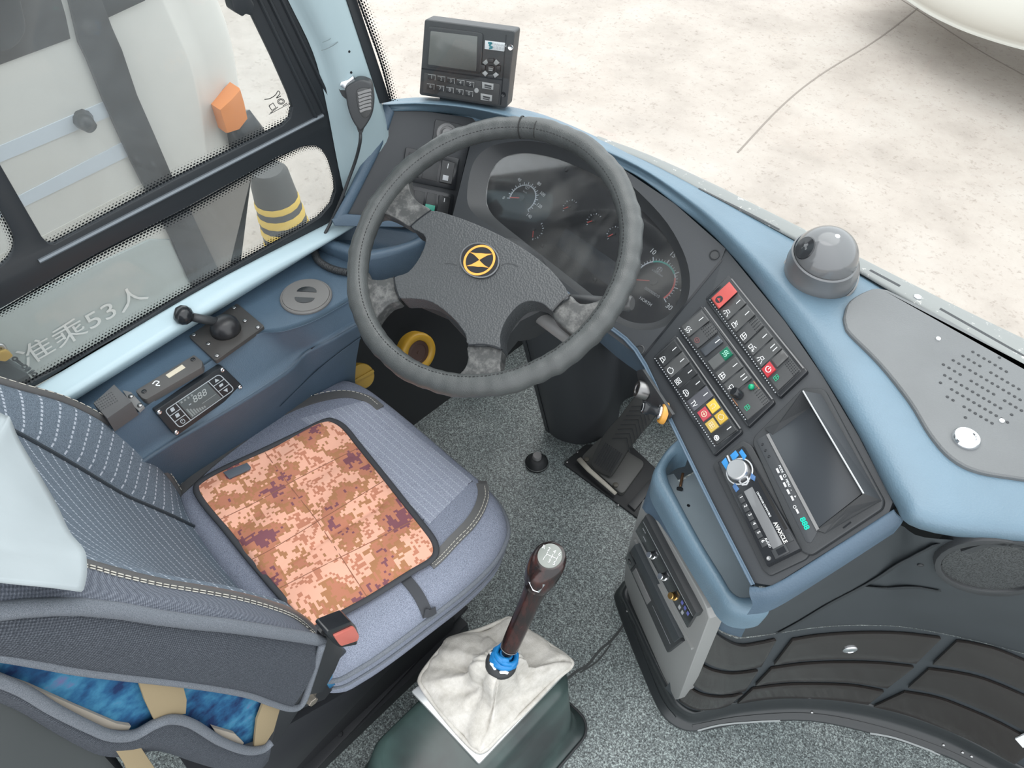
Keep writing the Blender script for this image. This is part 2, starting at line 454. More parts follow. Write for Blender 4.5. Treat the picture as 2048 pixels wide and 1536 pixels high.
def lens_reflections():  # pale noise on the lens paints cloudy reflections, and some dust
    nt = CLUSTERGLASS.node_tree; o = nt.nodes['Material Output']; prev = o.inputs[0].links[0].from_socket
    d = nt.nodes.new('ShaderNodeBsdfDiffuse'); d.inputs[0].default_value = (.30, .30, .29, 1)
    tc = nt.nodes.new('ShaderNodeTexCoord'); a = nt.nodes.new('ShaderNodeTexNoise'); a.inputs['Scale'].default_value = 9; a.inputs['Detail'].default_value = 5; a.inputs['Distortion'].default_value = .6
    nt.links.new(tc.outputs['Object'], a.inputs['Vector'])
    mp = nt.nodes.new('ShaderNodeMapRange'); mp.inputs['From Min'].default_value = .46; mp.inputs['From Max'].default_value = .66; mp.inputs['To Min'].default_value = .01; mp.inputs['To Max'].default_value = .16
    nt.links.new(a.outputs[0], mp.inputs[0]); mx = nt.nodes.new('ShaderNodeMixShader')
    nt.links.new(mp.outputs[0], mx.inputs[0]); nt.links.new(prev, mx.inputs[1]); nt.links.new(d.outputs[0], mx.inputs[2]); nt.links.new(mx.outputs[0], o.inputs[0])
lens_reflections()
def frit_mat():
    m = bpy.data.materials.new('dot_print'); m.use_nodes = True; nt = m.node_tree; nt.nodes.clear()
    o = nt.nodes.new('ShaderNodeOutputMaterial'); t = nt.nodes.new('ShaderNodeBsdfTransparent'); d = nt.nodes.new('ShaderNodeBsdfDiffuse'); d.inputs[0].default_value = (.012, .014, .016, 1)
    mx = nt.nodes.new('ShaderNodeMixShader'); uv = nt.nodes.new('ShaderNodeUVMap'); sx = nt.nodes.new('ShaderNodeSeparateXYZ'); nt.links.new(uv.outputs[0], sx.inputs[0])
    def ma(op, a, b=None):
        n = nt.nodes.new('ShaderNodeMath'); n.operation = op
        for i, q in enumerate((a, b)):
            if q is None: continue
            if isinstance(q, (int, float)): n.inputs[i].default_value = q
            else: nt.links.new(q, n.inputs[i])
        return n.outputs[0]
    u, v = sx.outputs[0], sx.outputs[1]
    row = ma('FLOOR', ma('MULTIPLY', v, 5.0)); us = ma('ADD', u, ma('MULTIPLY', row, .5))
    du = ma('SUBTRACT', ma('FRACT', us), .5); dv = ma('SUBTRACT', ma('FRACT', ma('MULTIPLY', v, 5.0)), .5)
    r2 = ma('ADD', ma('MULTIPLY', du, du), ma('MULTIPLY', dv, dv))
    rad = ma('SUBTRACT', .56, ma('MULTIPLY', row, .12))
    inside = ma('LESS_THAN', r2, ma('MULTIPLY', rad, rad))
    nt.links.new(inside, mx.inputs[0]); nt.links.new(t.outputs[0], mx.inputs[1]); nt.links.new(d.outputs[0], mx.inputs[2]); nt.links.new(mx.outputs[0], o.inputs[0])
    return m
FRIT = frit_mat()
def frit(name, edge, inward, parent, pitch=.0062):
    """dotted print band: edge points and matching inner points"""
    vs = edge + inward; n = len(edge)
    me = bpy.data.meshes.new(name); me.from_pydata([tuple(v) for v in vs], [], [[i, i + 1, n + i + 1, n + i] for i in range(n - 1)]); me.update()
    uv = me.uv_layers.new(name='UVMap'); acc = [0.0]
    for i in range(1, n): acc.append(acc[-1] + (edge[i] - edge[i - 1]).length / pitch)
    for lp in me.loops:
        i = lp.vertex_index; uv.data[lp.index].uv = (acc[i % n], 0.0 if i < n else 1.0)
    return link(name, me, FRIT, parent, False, recalc=False)

# =================================================================== SETTING
def xyzs(l): return [V(p) for p in l]
m_ = MB(); m_.poly(xyzs([(-1.3, -1.6, 0), (1.6, -1.6, 0), (1.6, 1.43, 0), (-1.3, 1.43, 0)]), xyzs([(-1.3, -1.6, -.05), (1.6, -1.6, -.05), (1.6, 1.43, -.05), (-1.3, 1.43, -.05)]))
FL = m_.build('floor', FLOOR); tag(FL, 'grey green speckled vinyl bus floor around the driver seat', kind='structure')
m_ = MB(); m_.stroke(PZ(0), sp2([(1090, 1395), (1150, 1345), (1175, 1330), (1200, 1300), (1228, 1275), (1262, 1228)]), .006, .0006, .0005)
m_.stroke(PZ(0), sp2([(1160, 1345), (1195, 1322), (1222, 1288)]), .004, .0006, .0005)
m_.build('floor_seam', simple('seam_dirt', (.05, .055, .055), .7), FL)
m_ = MB(); m_.poly(xyzs([(-30, -12, -1.3), (25, -12, -1.3), (25, 45, -1.3), (-30, 45, -1.3)]), xyzs([(-30, -12, -1.4), (25, -12, -1.4), (25, 45, -1.4), (-30, 45, -1.4)]))
GR = m_.build('ground', GROUND); tag(GR, 'pale sunlit worn concrete yard outside the windscreen', kind='structure')
m_ = MB(); m_.stroke(PZ(-1.3), sp2([(1475, 305), (1560, 215), (1640, 150), (1760, 75), (1880, -20)]), .014, .002, .002)
m_.stroke(PZ(-1.3), sp2([(2048, 150), (1950, 95), (1820, 10), (1740, -40)]), .012, .002, .002)
m_.build('joint', simple('joint_dirt', (.225, .198, .176), .9), GR)
def wallbox(name, lo, hi, mat, label):
    c = (V(lo) + V(hi)) / 2; d = (V(hi) - V(lo)) / 2; m = MB(); m.box(c, V((d.x, 0, 0)), V((0, d.y, 0)), V((0, 0, d.z)))
    return tag(m.build(name, mat), label, kind='structure')
wallbox('wall_left', (-1.16, -1.6, -.05), (-1.13, .90, .735), DARKMETAL, 'dark body side below the driver window')
wallbox('wall_front', (-1.13, 1.38, -.05), (.9, 1.43, .50), DARKMETAL, 'dark bulkhead in front of the pedals')

wallbox('baseboard_left', (-1.16, .90, -.05), (-1.13, 1.43, .62), DARKMETAL, 'dark lower body side beside the pedals')
# ---- driver side window: black frame with two openings
WX = PX(-1.12)
up_open = [(-700, 285), (-260, 62), (-340, -420), (240, -640), (420, -150), (506, 34), (545, 115), (578, 190), (586, 215), (581, 236), (566, 251), (345, 362), (106, 489), (92, 486), (80, 470), (-15, 300), (-40, 250), (-700, 600)]
up_open = [(-120, 150), (-340, -300), (240, -640), (420, -150), (506, 34), (545, 115), (578, 190), (586, 215), (581, 236), (566, 251), (345, 362), (110, 488), (96, 487), (84, 474), (0, 328), (-120, 120)]
up_open = up_open[1:-1] + [(-60, 222)]
left_open = rc([(-420, 60), (-95, 255), (0, 417), (32, 478), (26, 510), (0, 536), (-420, 760)], 22)
low_open = [(-420, 838), (0, 619), (191, 509), (376, 414), (560, 312), (612, 291), (632, 292), (648, 302), (660, 322), (671, 360), (672, 382), (664, 408), (642, 434), (610, 455), (376, 586), (61, 775), (-300, 985)]
def wy(pxs): return [X(x, y, -1.12) for x, y in pxs]
outer = [(-1.6, .795), (.80, .795), (.80, 1.0), (.74, 2.3), (-1.6, 2.3)]
loops = [[(p[0], p[1]) for p in outer]] + [[(v.y, v.z) for v in wy(l)] for l in (up_open, left_open, low_open)]
me = curve_mesh(loops, .010, .002)
me.transform(Matrix(((0, 0, 1, -1.125), (1, 0, 0, 0), (0, 1, 0, 0), (0, 0, 0, 1))))
W1 = tag(link('window_1', me, FRAME, None, 30), 'black framed driver side window with a mid rail', kind='structure')
for nm, lp, mt in (('upper_pane', up_open, DUSTY), ('rear_pane', left_open, DUSTY), ('lower_pane', low_open, DUSTY)):
    plate(nm, PX(-1.127), [[((lambda q: (q.x, q.y))(V(p))) for p in lp]], 0, -.004, mt, W1)
# dotted print along the pane edges
def inset(px_edge, dpx): return [(a + dx, b + dy) for (a, b), (dx, dy) in zip(px_edge, dpx)]
PG_ = PX(-1.1262)
def fr(edge, inn, par=None, P=PG_):
    e = spline([V((a, b)) for a, b in edge], 6); i_ = spline([V((a, b)) for a, b in inn], 6)
    frit('dot_print', [P.at(v.x, v.y) for v in e], [P.at(v.x, v.y) for v in i_], par or W1)
fr([(584, 205), (586, 225), (566, 251), (345, 364), (110, 490), (90, 482)], [(574, 205), (568, 224), (552, 236), (334, 342), (104, 466), (98, 470)])
fr([(-30, 370), (0, 415), (34, 480), (26, 512), (0, 538), (-60, 570)], [(-44, 385), (-14, 430), (12, 486), (8, 503), (-8, 518), (-70, 550)])
fr([(-60, 652), (0, 619), (191, 507), (376, 413), (560, 311), (620, 289), (655, 305), (673, 370), (665, 412), (640, 437)],
   [(-52, 672), (10, 636), (200, 530), (386, 434), (568, 327), (620, 303), (646, 315), (661, 370), (652, 402), (630, 424)])
fr([(645, 436), (376, 588), (61, 777), (-60, 852)], [(632, 424), (364, 568), (50, 752), (-70, 828)])
m_ = MB(); m_.tube([X(78, 523, -1.118), X(646, 230.5, -1.118)], .0035, 6); m_.build('rail_highlight_strip', simple('rail_strip', (.16, .18, .20), .35, .3), W1)
slab('window_latch', PX(-1.12), rc([(455, -30), (468, 22), (486, 34), (492, 28), (503, 32), (510, 10), (480, -40)], 4), .02, 0, FRAME, W1, .003)
# vertical guide ribs on the front frame post
m_ = MB()
for a, b in (((505, -30), (632, 235)), ((525, -30), (648, 225)), ((545, -40), (660, 200))): m_.tube([X(*a, -1.119), X(*b, -1.119)], .0035, 6)
m_.build('post_rib', FRAME, W1)
# glass stamp
def stamp(par):
    m = MB(); P = PX(-1.1262)
    for c in ((562, 203), ):
        for r in (7, 4.5): m.stroke(P, [(c[0] + r * math.cos(t / 14 * 6.283), c[1] + r * .8 * math.sin(t / 14 * 6.283)) for t in range(14)], .0012, 0, closed=True)
    m.stroke(P, sp2([(529, 199), (540, 197), (551, 190), (556, 182), (560, 187), (553, 196), (562, 192)]), .0014, 0)
    m.stroke(P, [(538, 212), (546, 206), (552, 215), (544, 221), (538, 212)], .0014, 0); m.stroke(P, [(541, 226), (556, 214)], .0012, 0); m.stroke(P, [(566, 212), (574, 206)], .0012, 0)
    m.stroke(P, [(538, 229), (579, 207)], .0009, 0)
    m.build('glass_stamp', simple('stamp_ink', (.03, .03, .03), .6), par)
stamp(W1)

# ---- sill tube
r0 = [(-120, 905), (51, 795), (250, 676), (450, 560), (655, 455), (720, 418)]
r3 = [(-60, 927), (133, 810), (300, 706), (460, 606), (629, 502), (700, 458)]
rows = [[X(x - 2, y - 7, -1.119) for x, y in r0], [X(x + 4, y - 3, -1.108) for x, y in r0]]
mid = [((a[0] + b[0]) / 2 + 12, (a[1] + b[1]) / 2 + 5) for a, b in zip(r0, r3)]
rows.append([Z(x, y, .792) for x, y in mid]); rows.append([Z(x, y, .765) for x, y in r3]); rows.append([Z(x, y, .742) for x, y in r3])
tag(loft('trim_1', rows, SILL, None, 3, 3), 'pale blue painted sill tube under the driver window', kind='structure')

# ---- front left pillar
le = [(545, -95), (590, 0), (640, 105), (665, 200), (690, 330), (712, 430)]
ri = [(655, -120), (694, 0), (725, 95), (761, 205), (790, 300), (815, 400)]
rows = [[X(x - 14, y, -1.118) for x, y in le], [X(x, y, -1.112) for x, y in le]]
rows.append([(X(a[0] * .65 + b[0] * .35, a[1] * .65 + b[1] * .35, -1.088)) for a, b in zip(le, ri)])
rows.append([(X(a[0] * .12 + b[0] * .88, a[1] * .12 + b[1] * .88, -1.083)) for a, b in zip(le, ri)])
rows.append([X(x, y, -1.093) for x, y in ri]); rows.append([X(x + 3, y, -1.115) for x, y in ri])
PIL = tag(loft('trim_2', rows, PALE, None, 4, 3), 'pale blue front pillar cover beside the windscreen', kind='structure')
m_ = MB()
for x, y in ((699, 102), (703, 144)):
    p = X(x, y, -1.0845); m_.lathe(p - V((.004, 0, 0)), (1, -.3, 0), [(.0022, 0), (.0022, .006), (.0001, .0062)], 8)
m_.build('screw_hole', GLOSS, PIL)
m_ = MB(); P = PX(-1.0835)
m_.stroke(P, sp2([(643, 101), (655, 97), (668, 90), (676, 84)]), .0012, 0); m_.stroke(P, sp2([(645, 85), (655, 81), (662, 77)]), .001, 0); m_.build('scuff', simple('scuff_grey', (.16, .20, .21), .6), PIL)
# ---- windscreen
bl = [Z(778, 203, 1.0), Z(900, 200, 1.0), Z(1020, 212, 1.0), Z(1150, 243, 1.0), Z(1280, 287, 1.0), Z(1420, 365, .995), Z(1560, 440, .992), Z(1800, 560, .99), Z(2048, 690, .985), V((.35, 1.0, .985)), V((.8, .9, .985)), V((1.2, .70, .985))]
top = [v + V((0, -.21, 1.35)) for v in bl]
W3 = thing('window_3', 'large clear bus windscreen above the dashboard', None, (0, 1, 1), kind='structure')
loft('pane', [bl, [a.lerp(b, .5) + V((0, .015, 0)) for a, b in zip(bl, top)], top], GLASS, W3, 3, 3)
e = [(780, 203), (761, 130), (737, 62), (712, -5), (690, -60)]; inn = [(801, 200), (784, 130), (762, 62), (738, -5), (716, -60)]
fr(e, inn, W3, PX(-1.078))
slab('edge_seal', PX(-1.086), [(761, 207), (694, 0), (664, -110), (686, -110), (714, 0), (781, 203)], .0, -.02, FRAME, W3)
lo_ = [(1195, 272), (1301, 311), (1420, 365), (1500, 405), (1600, 455), (1707, 509), (1880, 597), (2048, 679), (2300, 800)]
li_ = [(1190, 290), (1290, 325), (1405, 385), (1500, 432), (1600, 486), (1699, 535), (1865, 633), (2048, 742), (2300, 880)]
LEDGE_MAT = M('ledge_worn_paint', (.30, .31, .30), .6); LEDGE_MAT.color(LEDGE_MAT.ramp(LEDGE_MAT.noise(55, 6, .75), [(.60, (.235, .250, .245)), (.655, (.62, .60, .57))])); LEDGE_MAT = LEDGE_MAT.m
rows = [[Z(x, y, .985) for x, y in lo_], [Z(x, y, .993) for x, y in lo_], [Z(x * .6 + a * .4, y * .6 + b * .4, .994) for (x, y), (a, b) in zip(lo_, li_)], [Z(x, y, .992) for x, y in li_], [Z(x, y, .96) for x, y in li_]]
LEDGE = tag(loft('trim_3', rows, LEDGE_MAT, None, 4, 2), 'grey windscreen ledge strip with chipped paint', kind='structure')
m_ = MB()
for a, b in (((1398, 376), (1560, 458)), ((1740, 540), (1800, 572)), ((1880, 617), (2048, 712))): m_.stroke(PZ(.9945), [a, b], .005, 0)
m_.build('ledge_slot', FRAME, LEDGE)
m_ = MB(); m_.lathe(Z(1834, 596, .993), (0, 0, 1), [(.006, 0), (.006, .003), (.0001, .003)], 6); m_.build('ledge_screw', GREYPRINT, LEDGE)

# =================================================================== OUTSIDE
NBX = -2.3
BUSW = M('bus_white_paint', (.66, .645, .61), .4).mottled(.03, 3).m
NB = thing('parked_bus', 'white coach with dark pillar bands parked close outside the left window', 'bus', (-3.4, -1, -1.3))
sil_ = [(395, -120), (440, 0), (462, 60), (476, 130), (483, 190), (487, 235), (497, 300), (506, 350), (492, 420), (455, 490), (400, 545), (340, 590)]
edge = [X(x, y, NBX - .10) for x, y in sil_]
edge = [edge[0] + (edge[0] - edge[1]) * 1.5] + edge + [edge[-1] + V((0, -.25, -.25))]
rows = []
for e in edge:
    yb = e.y
    rows.append([V((NBX, -3.2, e.z)), V((NBX, -1.2, e.z)), V((NBX, yb - .42, e.z)), V((NBX - .012, yb - .2, e.z)), V((NBX - .05, yb - .06, e.z)), V((NBX - .12, yb, e.z)), V((NBX - .35, yb + .07, e.z)), V((NBX - .9, yb + .12, e.z)), V((NBX - 2.2, yb + .12, e.z))])
loft('bus_body', rows, BUSW, NB, 3, 3)
PN = PX(NBX)
def nb(name, pts, mat, h=.012, bev=.004): return slab(name, PN, pts, h, -.03, mat, NB, bev)
BUSDARK = M('bus_dark_band', (.030, .033, .038), .35).mottled(.25, 20).m
BUSGL = simple('bus_tinted_glass', (.035, .04, .045), .12)
nb('window_band', [(-500, 330), (-20, 138), (142, 78), (132, 30), (100, -80), (-60, -500), (-900, -100)], BUSDARK, .006)
nb('side_glass', rc([(-420, 190), (30, 98), (55, 62), (42, 0), (10, -110), (-500, 60)], 20), BUSGL, .012)
nb('pillar_band', [(130, -40), (142, 10), (160, 88), (176, 120), (210, 205), (255, 305), (300, 395), (345, 480), (376, 555), (410, 620), (470, 600), (440, 545), (400, 460), (372, 400), (345, 352), (310, 270), (275, 190), (245, 100), (225, 55), (190, -40)], BUSDARK, .018)
nb('window_bottom_rail', [(205, 45), (195, -5), (300, -50), (330, -40), (290, 2), (208, 40)], BUSDARK, .010)
nb('lower_grey_panel', [(-400, 900), (0, 620), (300, 480), (340, 480), (376, 555), (410, 620), (100, 900), (-300, 1100)], simple('bus_grey_panel', (.42, .46, .45), .45), .008)
nb('front_skirt', [(372, 400), (395, 455), (420, 510), (448, 560), (470, 600), (410, 700), (520, 560), (500, 480), (515, 420), (512, 352), (480, 330)][:5] + [(440, 620), (470, 520), (492, 430), (505, 350), (470, 335)], simple('bus_skirt_shade', (.20, .185, .17), .5), .004)  # bumper in shadow; its shade is painted as brownish grey
LB = simple('bus_stripe', (.58, .63, .69), .4)
nb('side_stripe', [(-300, 430), (0, 292), (207, 204), (222, 232), (0, 325), (-300, 465)], LB, .003, 0)
nb('side_stripe', [(-300, 540), (38, 392), (245, 285), (258, 312), (52, 412), (-300, 570)], LB, .003, 0)
nb('lower_seam', [(-300, 640), (90, 470), (290, 365), (294, 378), (98, 482), (-300, 655)], simple('bus_cream', (.62, .60, .55), .4), .003, 0)
m_ = MB(); m_.tube([PN.at(165, 238, .0), PN.at(172, 246, .03), PN.at(184, 256, .05)], lambda t: .03 - .012 * t, 10); m_.build('fuel_flap_knob', BUSDARK, NB, True)
nb('cornering_lamp', [(440, 220), (462, 200), (482, 178), (490, 205), (497, 238), (480, 260), (455, 268)], simple('amber_lens', (.75, .25, .06), .25), .035, .01)
m_ = MB()
m_.tube([PX(NBX).at(x, y, -.02) for x, y in ((458, 268), (480, 262), (496, 248), (502, 262), (500, 285), (480, 300))], .05, 8); m_.build('lamp_guard', BUSDARK, NB, True)
text('seat_count_lettering', '准乘53人', PN, (172, 650), (185, -105), .090, simple('white_paint', (.75, .76, .75), .6), NB, .012, sx=1.25)
# small padlock and chain on the neighbour's flap
PL_ = thing('padlock', 'brass padlock hanging on a dark chain at the lower left window', 'padlock', X(12, 712, NBX + .06))
P = PX(NBX + .06)
slab('lock_body', P, rc([(-6, 706), (14, 700), (28, 712), (12, 724), (-4, 722)], 4), .03, 0, simple('brass_lock', (.62, .42, .12), .35, .6), PL_, .005)
m_ = MB(); m_.tube([P.at(x, y, .015) for x, y in sp2([(-4, 706), (-12, 696), (2, 690), (10, 700)])], .008, 6); m_.build('shackle', STEEL, PL_, True)
for i in range(7):
    a = V((30 + i * 6.5, 718 + i * 5.2)); m_ = MB(); c = [(a.x + 5 * math.cos(t * .785), a.y + 3.5 * math.sin(t * .785 + i)) for t in range(8)]
    m_.tube([P.at(x, y, .01) for x, y in c], .003, 5, True); m_.build('chain_link', DARKMETAL, PL_, True)
slab('lock_hasp', P, rc([(-30, 722), (20, 728), (62, 752), (70, 790), (-30, 850)], 10), .01, -.04, BUSDARK, PL_, .01)
# striped rubber post
b0 = Z(585, 500, -1.3); tpz = PX(b0.x).at(534, 338)
BO = thing('striped_post', 'black and yellow striped rubber guard post on the ground past the coach nose', 'post', b0)
ax = (tpz - b0); L = ax.length
YEL2 = simple('post_yellow', (.62, .43, .08), .6); BK2 = simple('post_black', (.06, .06, .06), .6)
rp = lambda t: .155 - .045 * t
m_ = MB(); m_.lathe(b0, ax, [(rp(0), 0), (rp(.5), L * .5), (rp(1) , L * .96), (rp(1) * .8, L), (.0001, L)], 16); m_.build('post_body', BK2, BO, 40)
for a, b in ((.60, .67), (.44, .53), (.28, .37), (.10, .20)):
    m_ = MB(); m_.lathe(b0, ax, [(rp(a) + .001, L * a), (rp(a) + .004, L * a + .004), (rp(b) + .004, L * b - .004), (rp(b) + .001, L * b)], 16, False); m_.build('yellow_band', YEL2, BO, 40)
# white vehicle ahead on the right
yv = 6.7
FV = thing('white_vehicle', 'white curved vehicle front standing on the yard beyond the windscreen', 'bus', (3, yv + 1, -1.3))
sl = [(1740, -60), (1800, -18), (1850, 16), (1900, 42), (1960, 66), (2048, 92), (2150, 112), (2300, 135)]
bot = [PY(yv + .25 * abs(i - 5) ** 1.3 * .3).at(x, y) for i, (x, y) in enumerate(sl)]
bot += [V((bot[-1].x + 1.5, yv + .3, bot[-1].z + .05))]
rows = [[v + V((0, 1.6, -.02)) for v in bot], [v + V((0, .12, -.02)) for v in bot], bot, [v + V((0, -.12, .16)) for v in bot], [v + V((0, -.10, .5)) for v in bot], [v + V((0, .1, 1.6)) for v in bot]]
loft('front_shell', rows, simple('white_gelcoat', (.62, .61, .56), .4), FV, 4, 3)
for tx in (1, 3.2):
    m_ = MB(); m_.lathe(V((bot[4].x + tx, yv + 1.6, -.82)), (1, 0, 0), [(.3, 0), (.48, .03), (.48, .27), (.3, .3)], 24); m_.build('tyre', RUB, FV, 40)

# =================================================================== DASHBOARD
Hd = V((.515, .857, 0)); Tt = math.radians(40)
PR = Plane((-.221, .676, .85), V((0, 0, 1)) * math.cos(Tt) - Hd * math.sin(Tt))      # switch and radio panel
PG = p3(PR.at(1443, 520), PR.at(1282, 718), Z(985, 440, .86))                        # gauge panel
PL = p3(PG.at(950, 245), Z(690, 435, .83), Z(770, 220, .985))                         # left switch panel
D = thing('dashboard', 'wraparound blue dashboard with black panels under the windscreen', 'dashboard', (-.5, .9, .8))
T_ = [(765, 203), (850, 197), (960, 206), (1090, 232), (1245, 300), (1350, 350), (1450, 402), (1570, 468), (1700, 536), (1800, 596), (1900, 655), (2048, 745), (2300, 890), (2600, 1050), (3000, 1270)]
L_ = [(768, 213), (850, 212), (955, 224), (1075, 258), (1252, 328), (1362, 400), (1464, 488), (1590, 630), (1672, 748), (1745, 872), (1808, 985), (1860, 1038), (2048, 1070), (2350, 1100), (2850, 1150)]
B_ = [(772, 222), (850, 222), (948, 236), (1065, 272), (1240, 334), (1350, 408), (1451, 497), (1570, 642), (1646, 752), (1718, 872), (1784, 1000), (1838, 1058), (2048, 1090), (2350, 1122), (2850, 1178)]
lp = lambda A, B, t: [(a[0] * (1 - t) + b[0] * t, a[1] * (1 - t) + b[1] * t) for a, b in zip(A, B)]
rT = [Z(x, y, .985) for x, y in T_]; rL = [Z(x, y, .988) for x, y in L_]; rB = [(PL if i < 3 else PG if i < 6 else PR).at(x, y, -.001) if i < 11 else Z(x, y, .953) for i, (x, y) in enumerate(B_)]
rows = [[v + V((0, .0, -.30 if i < 11 else -.06)) for i, v in enumerate(rT)], [v + V((0, 0, -.05)) for v in rT], rT, [Z(x, y, .998) for x, y in lp(T_, L_, .35)], [Z(x, y, 1.0) for x, y in lp(T_, L_, .7)], rL, rB, [v + V((0, .03, -.02)) for v in rB]]
loft('top_pad', rows, BLUE, D, 5, 5)
# black fascia panels
slab('switch_fascia', PR, [(1443, 512), (1451, 497), (1570, 642), (1646, 752), (1718, 872), (1786, 1004), (1778, 1026), (1545, 1172), (1500, 1165), (1340, 850), (1282, 718)], 0, -.02, BLACK2, D, .002)
slab('left_fascia', PL, [(772, 222), (850, 222), (948, 236), (953, 243), (903, 445), (680, 437)], 0, -.02, BLACK2, D, .002)
hole = sp2([(934, 395), (945, 330), (975, 296), (1020, 284), (1070, 283), (1140, 300), (1232, 346), (1320, 428), (1365, 500), (1380, 560), (1370, 612), (1340, 647), (1295, 660), (1245, 650), (1190, 612), (1060, 512), (985, 455), (948, 428)], 4, True)
glassl = sp2([(972, 400), (978, 355), (998, 322), (1030, 308), (1070, 308), (1135, 325), (1228, 372), (1312, 450), (1352, 512), (1363, 565), (1355, 605), (1330, 635), (1292, 647), (1248, 638), (1198, 600), (1065, 496), (1003, 447), (982, 425)], 4, True)
plate('gauge_fascia', PG, [[(953, 240), (1065, 270), (1240, 334), (1350, 408), (1451, 497), (1443, 518), (1282, 716), (1210, 662), (1000, 500), (900, 452)], hole], 0, -.006, BLACK2, D)
m_ = MB(); a = [PG.at(x, y, 0) for x, y in hole]; b = [PG.at(x, y, -.020) for x, y in glassl]; n = len(a)
mid = [(p * .5 + q * .5) + PG.n * -.002 for p, q in zip(a, b)]
m_.add(a + mid + b, [[i, (i + 1) % n, (i + 1) % n + n, i + n] for i in range(n)] + [[i + n, (i + 1) % n + n, (i + 1) % n + 2 * n, i + 2 * n] for i in range(n)])
m_.build('gauge_bezel', BLACK, D, True)
for nm, P, pts in (('fascia_joint', PG, [(1443, 520), (1282, 718)]), ('fascia_joint', PL, [(951, 242), (905, 442)])):
    m_ = MB(); m_.stroke(P, pts, .0035, .0012, .001); m_.build(nm, GLOSS, D)
for P, x, y in ((PG, 1429, 510), (PG, 1280, 700)):
    m_ = MB(); m_.lathe(P.at(x, y, 0), P.n, [(.0085, 0), (.0085, .002), (.007, .003), (.0065, .0015), (.0001, .0015)], 20); m_.build('fascia_screw', BLACK, D, 40)
# blue edges: left border, lower lip
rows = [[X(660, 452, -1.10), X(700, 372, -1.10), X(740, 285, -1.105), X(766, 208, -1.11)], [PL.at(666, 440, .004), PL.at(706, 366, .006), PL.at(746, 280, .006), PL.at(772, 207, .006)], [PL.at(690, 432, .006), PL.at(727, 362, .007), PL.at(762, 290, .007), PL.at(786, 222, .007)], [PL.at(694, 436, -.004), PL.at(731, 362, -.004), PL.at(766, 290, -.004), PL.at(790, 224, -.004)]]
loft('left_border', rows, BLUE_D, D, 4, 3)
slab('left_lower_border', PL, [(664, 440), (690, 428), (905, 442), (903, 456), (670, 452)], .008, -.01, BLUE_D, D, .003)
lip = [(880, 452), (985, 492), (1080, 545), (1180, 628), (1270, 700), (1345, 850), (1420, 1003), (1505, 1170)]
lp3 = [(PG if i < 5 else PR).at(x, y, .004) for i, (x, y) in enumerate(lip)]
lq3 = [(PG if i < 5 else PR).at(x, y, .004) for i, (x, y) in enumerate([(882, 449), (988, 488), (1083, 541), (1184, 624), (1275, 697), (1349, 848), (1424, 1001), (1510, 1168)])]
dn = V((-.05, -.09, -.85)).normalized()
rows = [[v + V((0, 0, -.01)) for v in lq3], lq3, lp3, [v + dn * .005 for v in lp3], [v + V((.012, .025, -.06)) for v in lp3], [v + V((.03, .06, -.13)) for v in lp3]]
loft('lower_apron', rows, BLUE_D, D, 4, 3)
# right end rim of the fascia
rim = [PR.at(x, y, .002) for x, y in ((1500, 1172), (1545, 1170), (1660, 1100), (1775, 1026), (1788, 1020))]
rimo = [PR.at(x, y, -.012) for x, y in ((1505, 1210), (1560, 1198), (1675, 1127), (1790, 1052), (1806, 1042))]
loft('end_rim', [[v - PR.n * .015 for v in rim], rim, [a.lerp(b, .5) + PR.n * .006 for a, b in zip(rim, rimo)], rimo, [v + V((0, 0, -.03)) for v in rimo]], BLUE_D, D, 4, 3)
# grey perforated lid
PLID = PZ(1.003)
lid = sp2([(1688, 632), (1700, 600), (1745, 576), (1775, 578)], 4) + [(1900, 640), (2048, 725), (2400, 930), (2900, 1210), (2900, 1240), (2650, 1050), (2300, 985)] + sp2([(2048, 957), (1960, 942), (1905, 915), (1862, 868), (1820, 800), (1760, 725), (1700, 665), (1690, 645)], 4)
LID = slab('speaker_lid', PLID, lid, .004, -.012, GREYLID, D, .005, 3); tag(LID, 'grey leatherette lid with round perforations')
random.seed(3); HO = []
for i in range(15):
    for j in range(9):
        u = i / 14 * 2 - 1; v = j / 8 * 2 - 1
        if u * u + v * v > 1.02 or (random.random() < .12): continue
        HO.append((1965 + u * 78 + v * 34, 775 + u * 46 - v * 60))
m_ = MB()
for x, y in HO:
    if x > 2075: continue
    m_.lathe(PLID.at(x, y, .0042), (0, 0, 1), [(.0021, 0), (.0021, .0004), (.0001, .0004)], 7)
tag(m_.build('perforation', GLOSS, LID), kind='stuff')
m_ = MB(); m_.lathe(PLID.at(1931, 879, .004), (0, 0, 1), [(.0165, 0), (.0165, .003), (.0145, .006), (.010, .007), (.009, .0055), (.0001, .0055)], 28); lk = m_.build('lid_lock', CHROME, LID, 40)
for x, y in ((1876, 678), (2003, 842)):
    m_ = MB(); m_.lathe(PLID.at(x, y, .004), (0, 0, 1), [(.0034, 0), (.003, .002), (.0001, .002)], 10); m_.build('lid_rivet', WHITE, LID, True)
# added unseen block under the dash, stops light leaking through
m_ = MB(); m_.poly(xyzs([(-.95, .98, .80), (-.2, 1.02, .80), (-.1, .93, .80), (-.40, .98, .80), (-.9, .95, .80)]), xyzs([(-.95, 1.13, .5), (-.2, 1.1, .5), (-.1, 1.0, .5), (-.35, 1.06, .5), (-.9, 1.08, .5)]))
m_.build('under_dash_block', RUB, D)

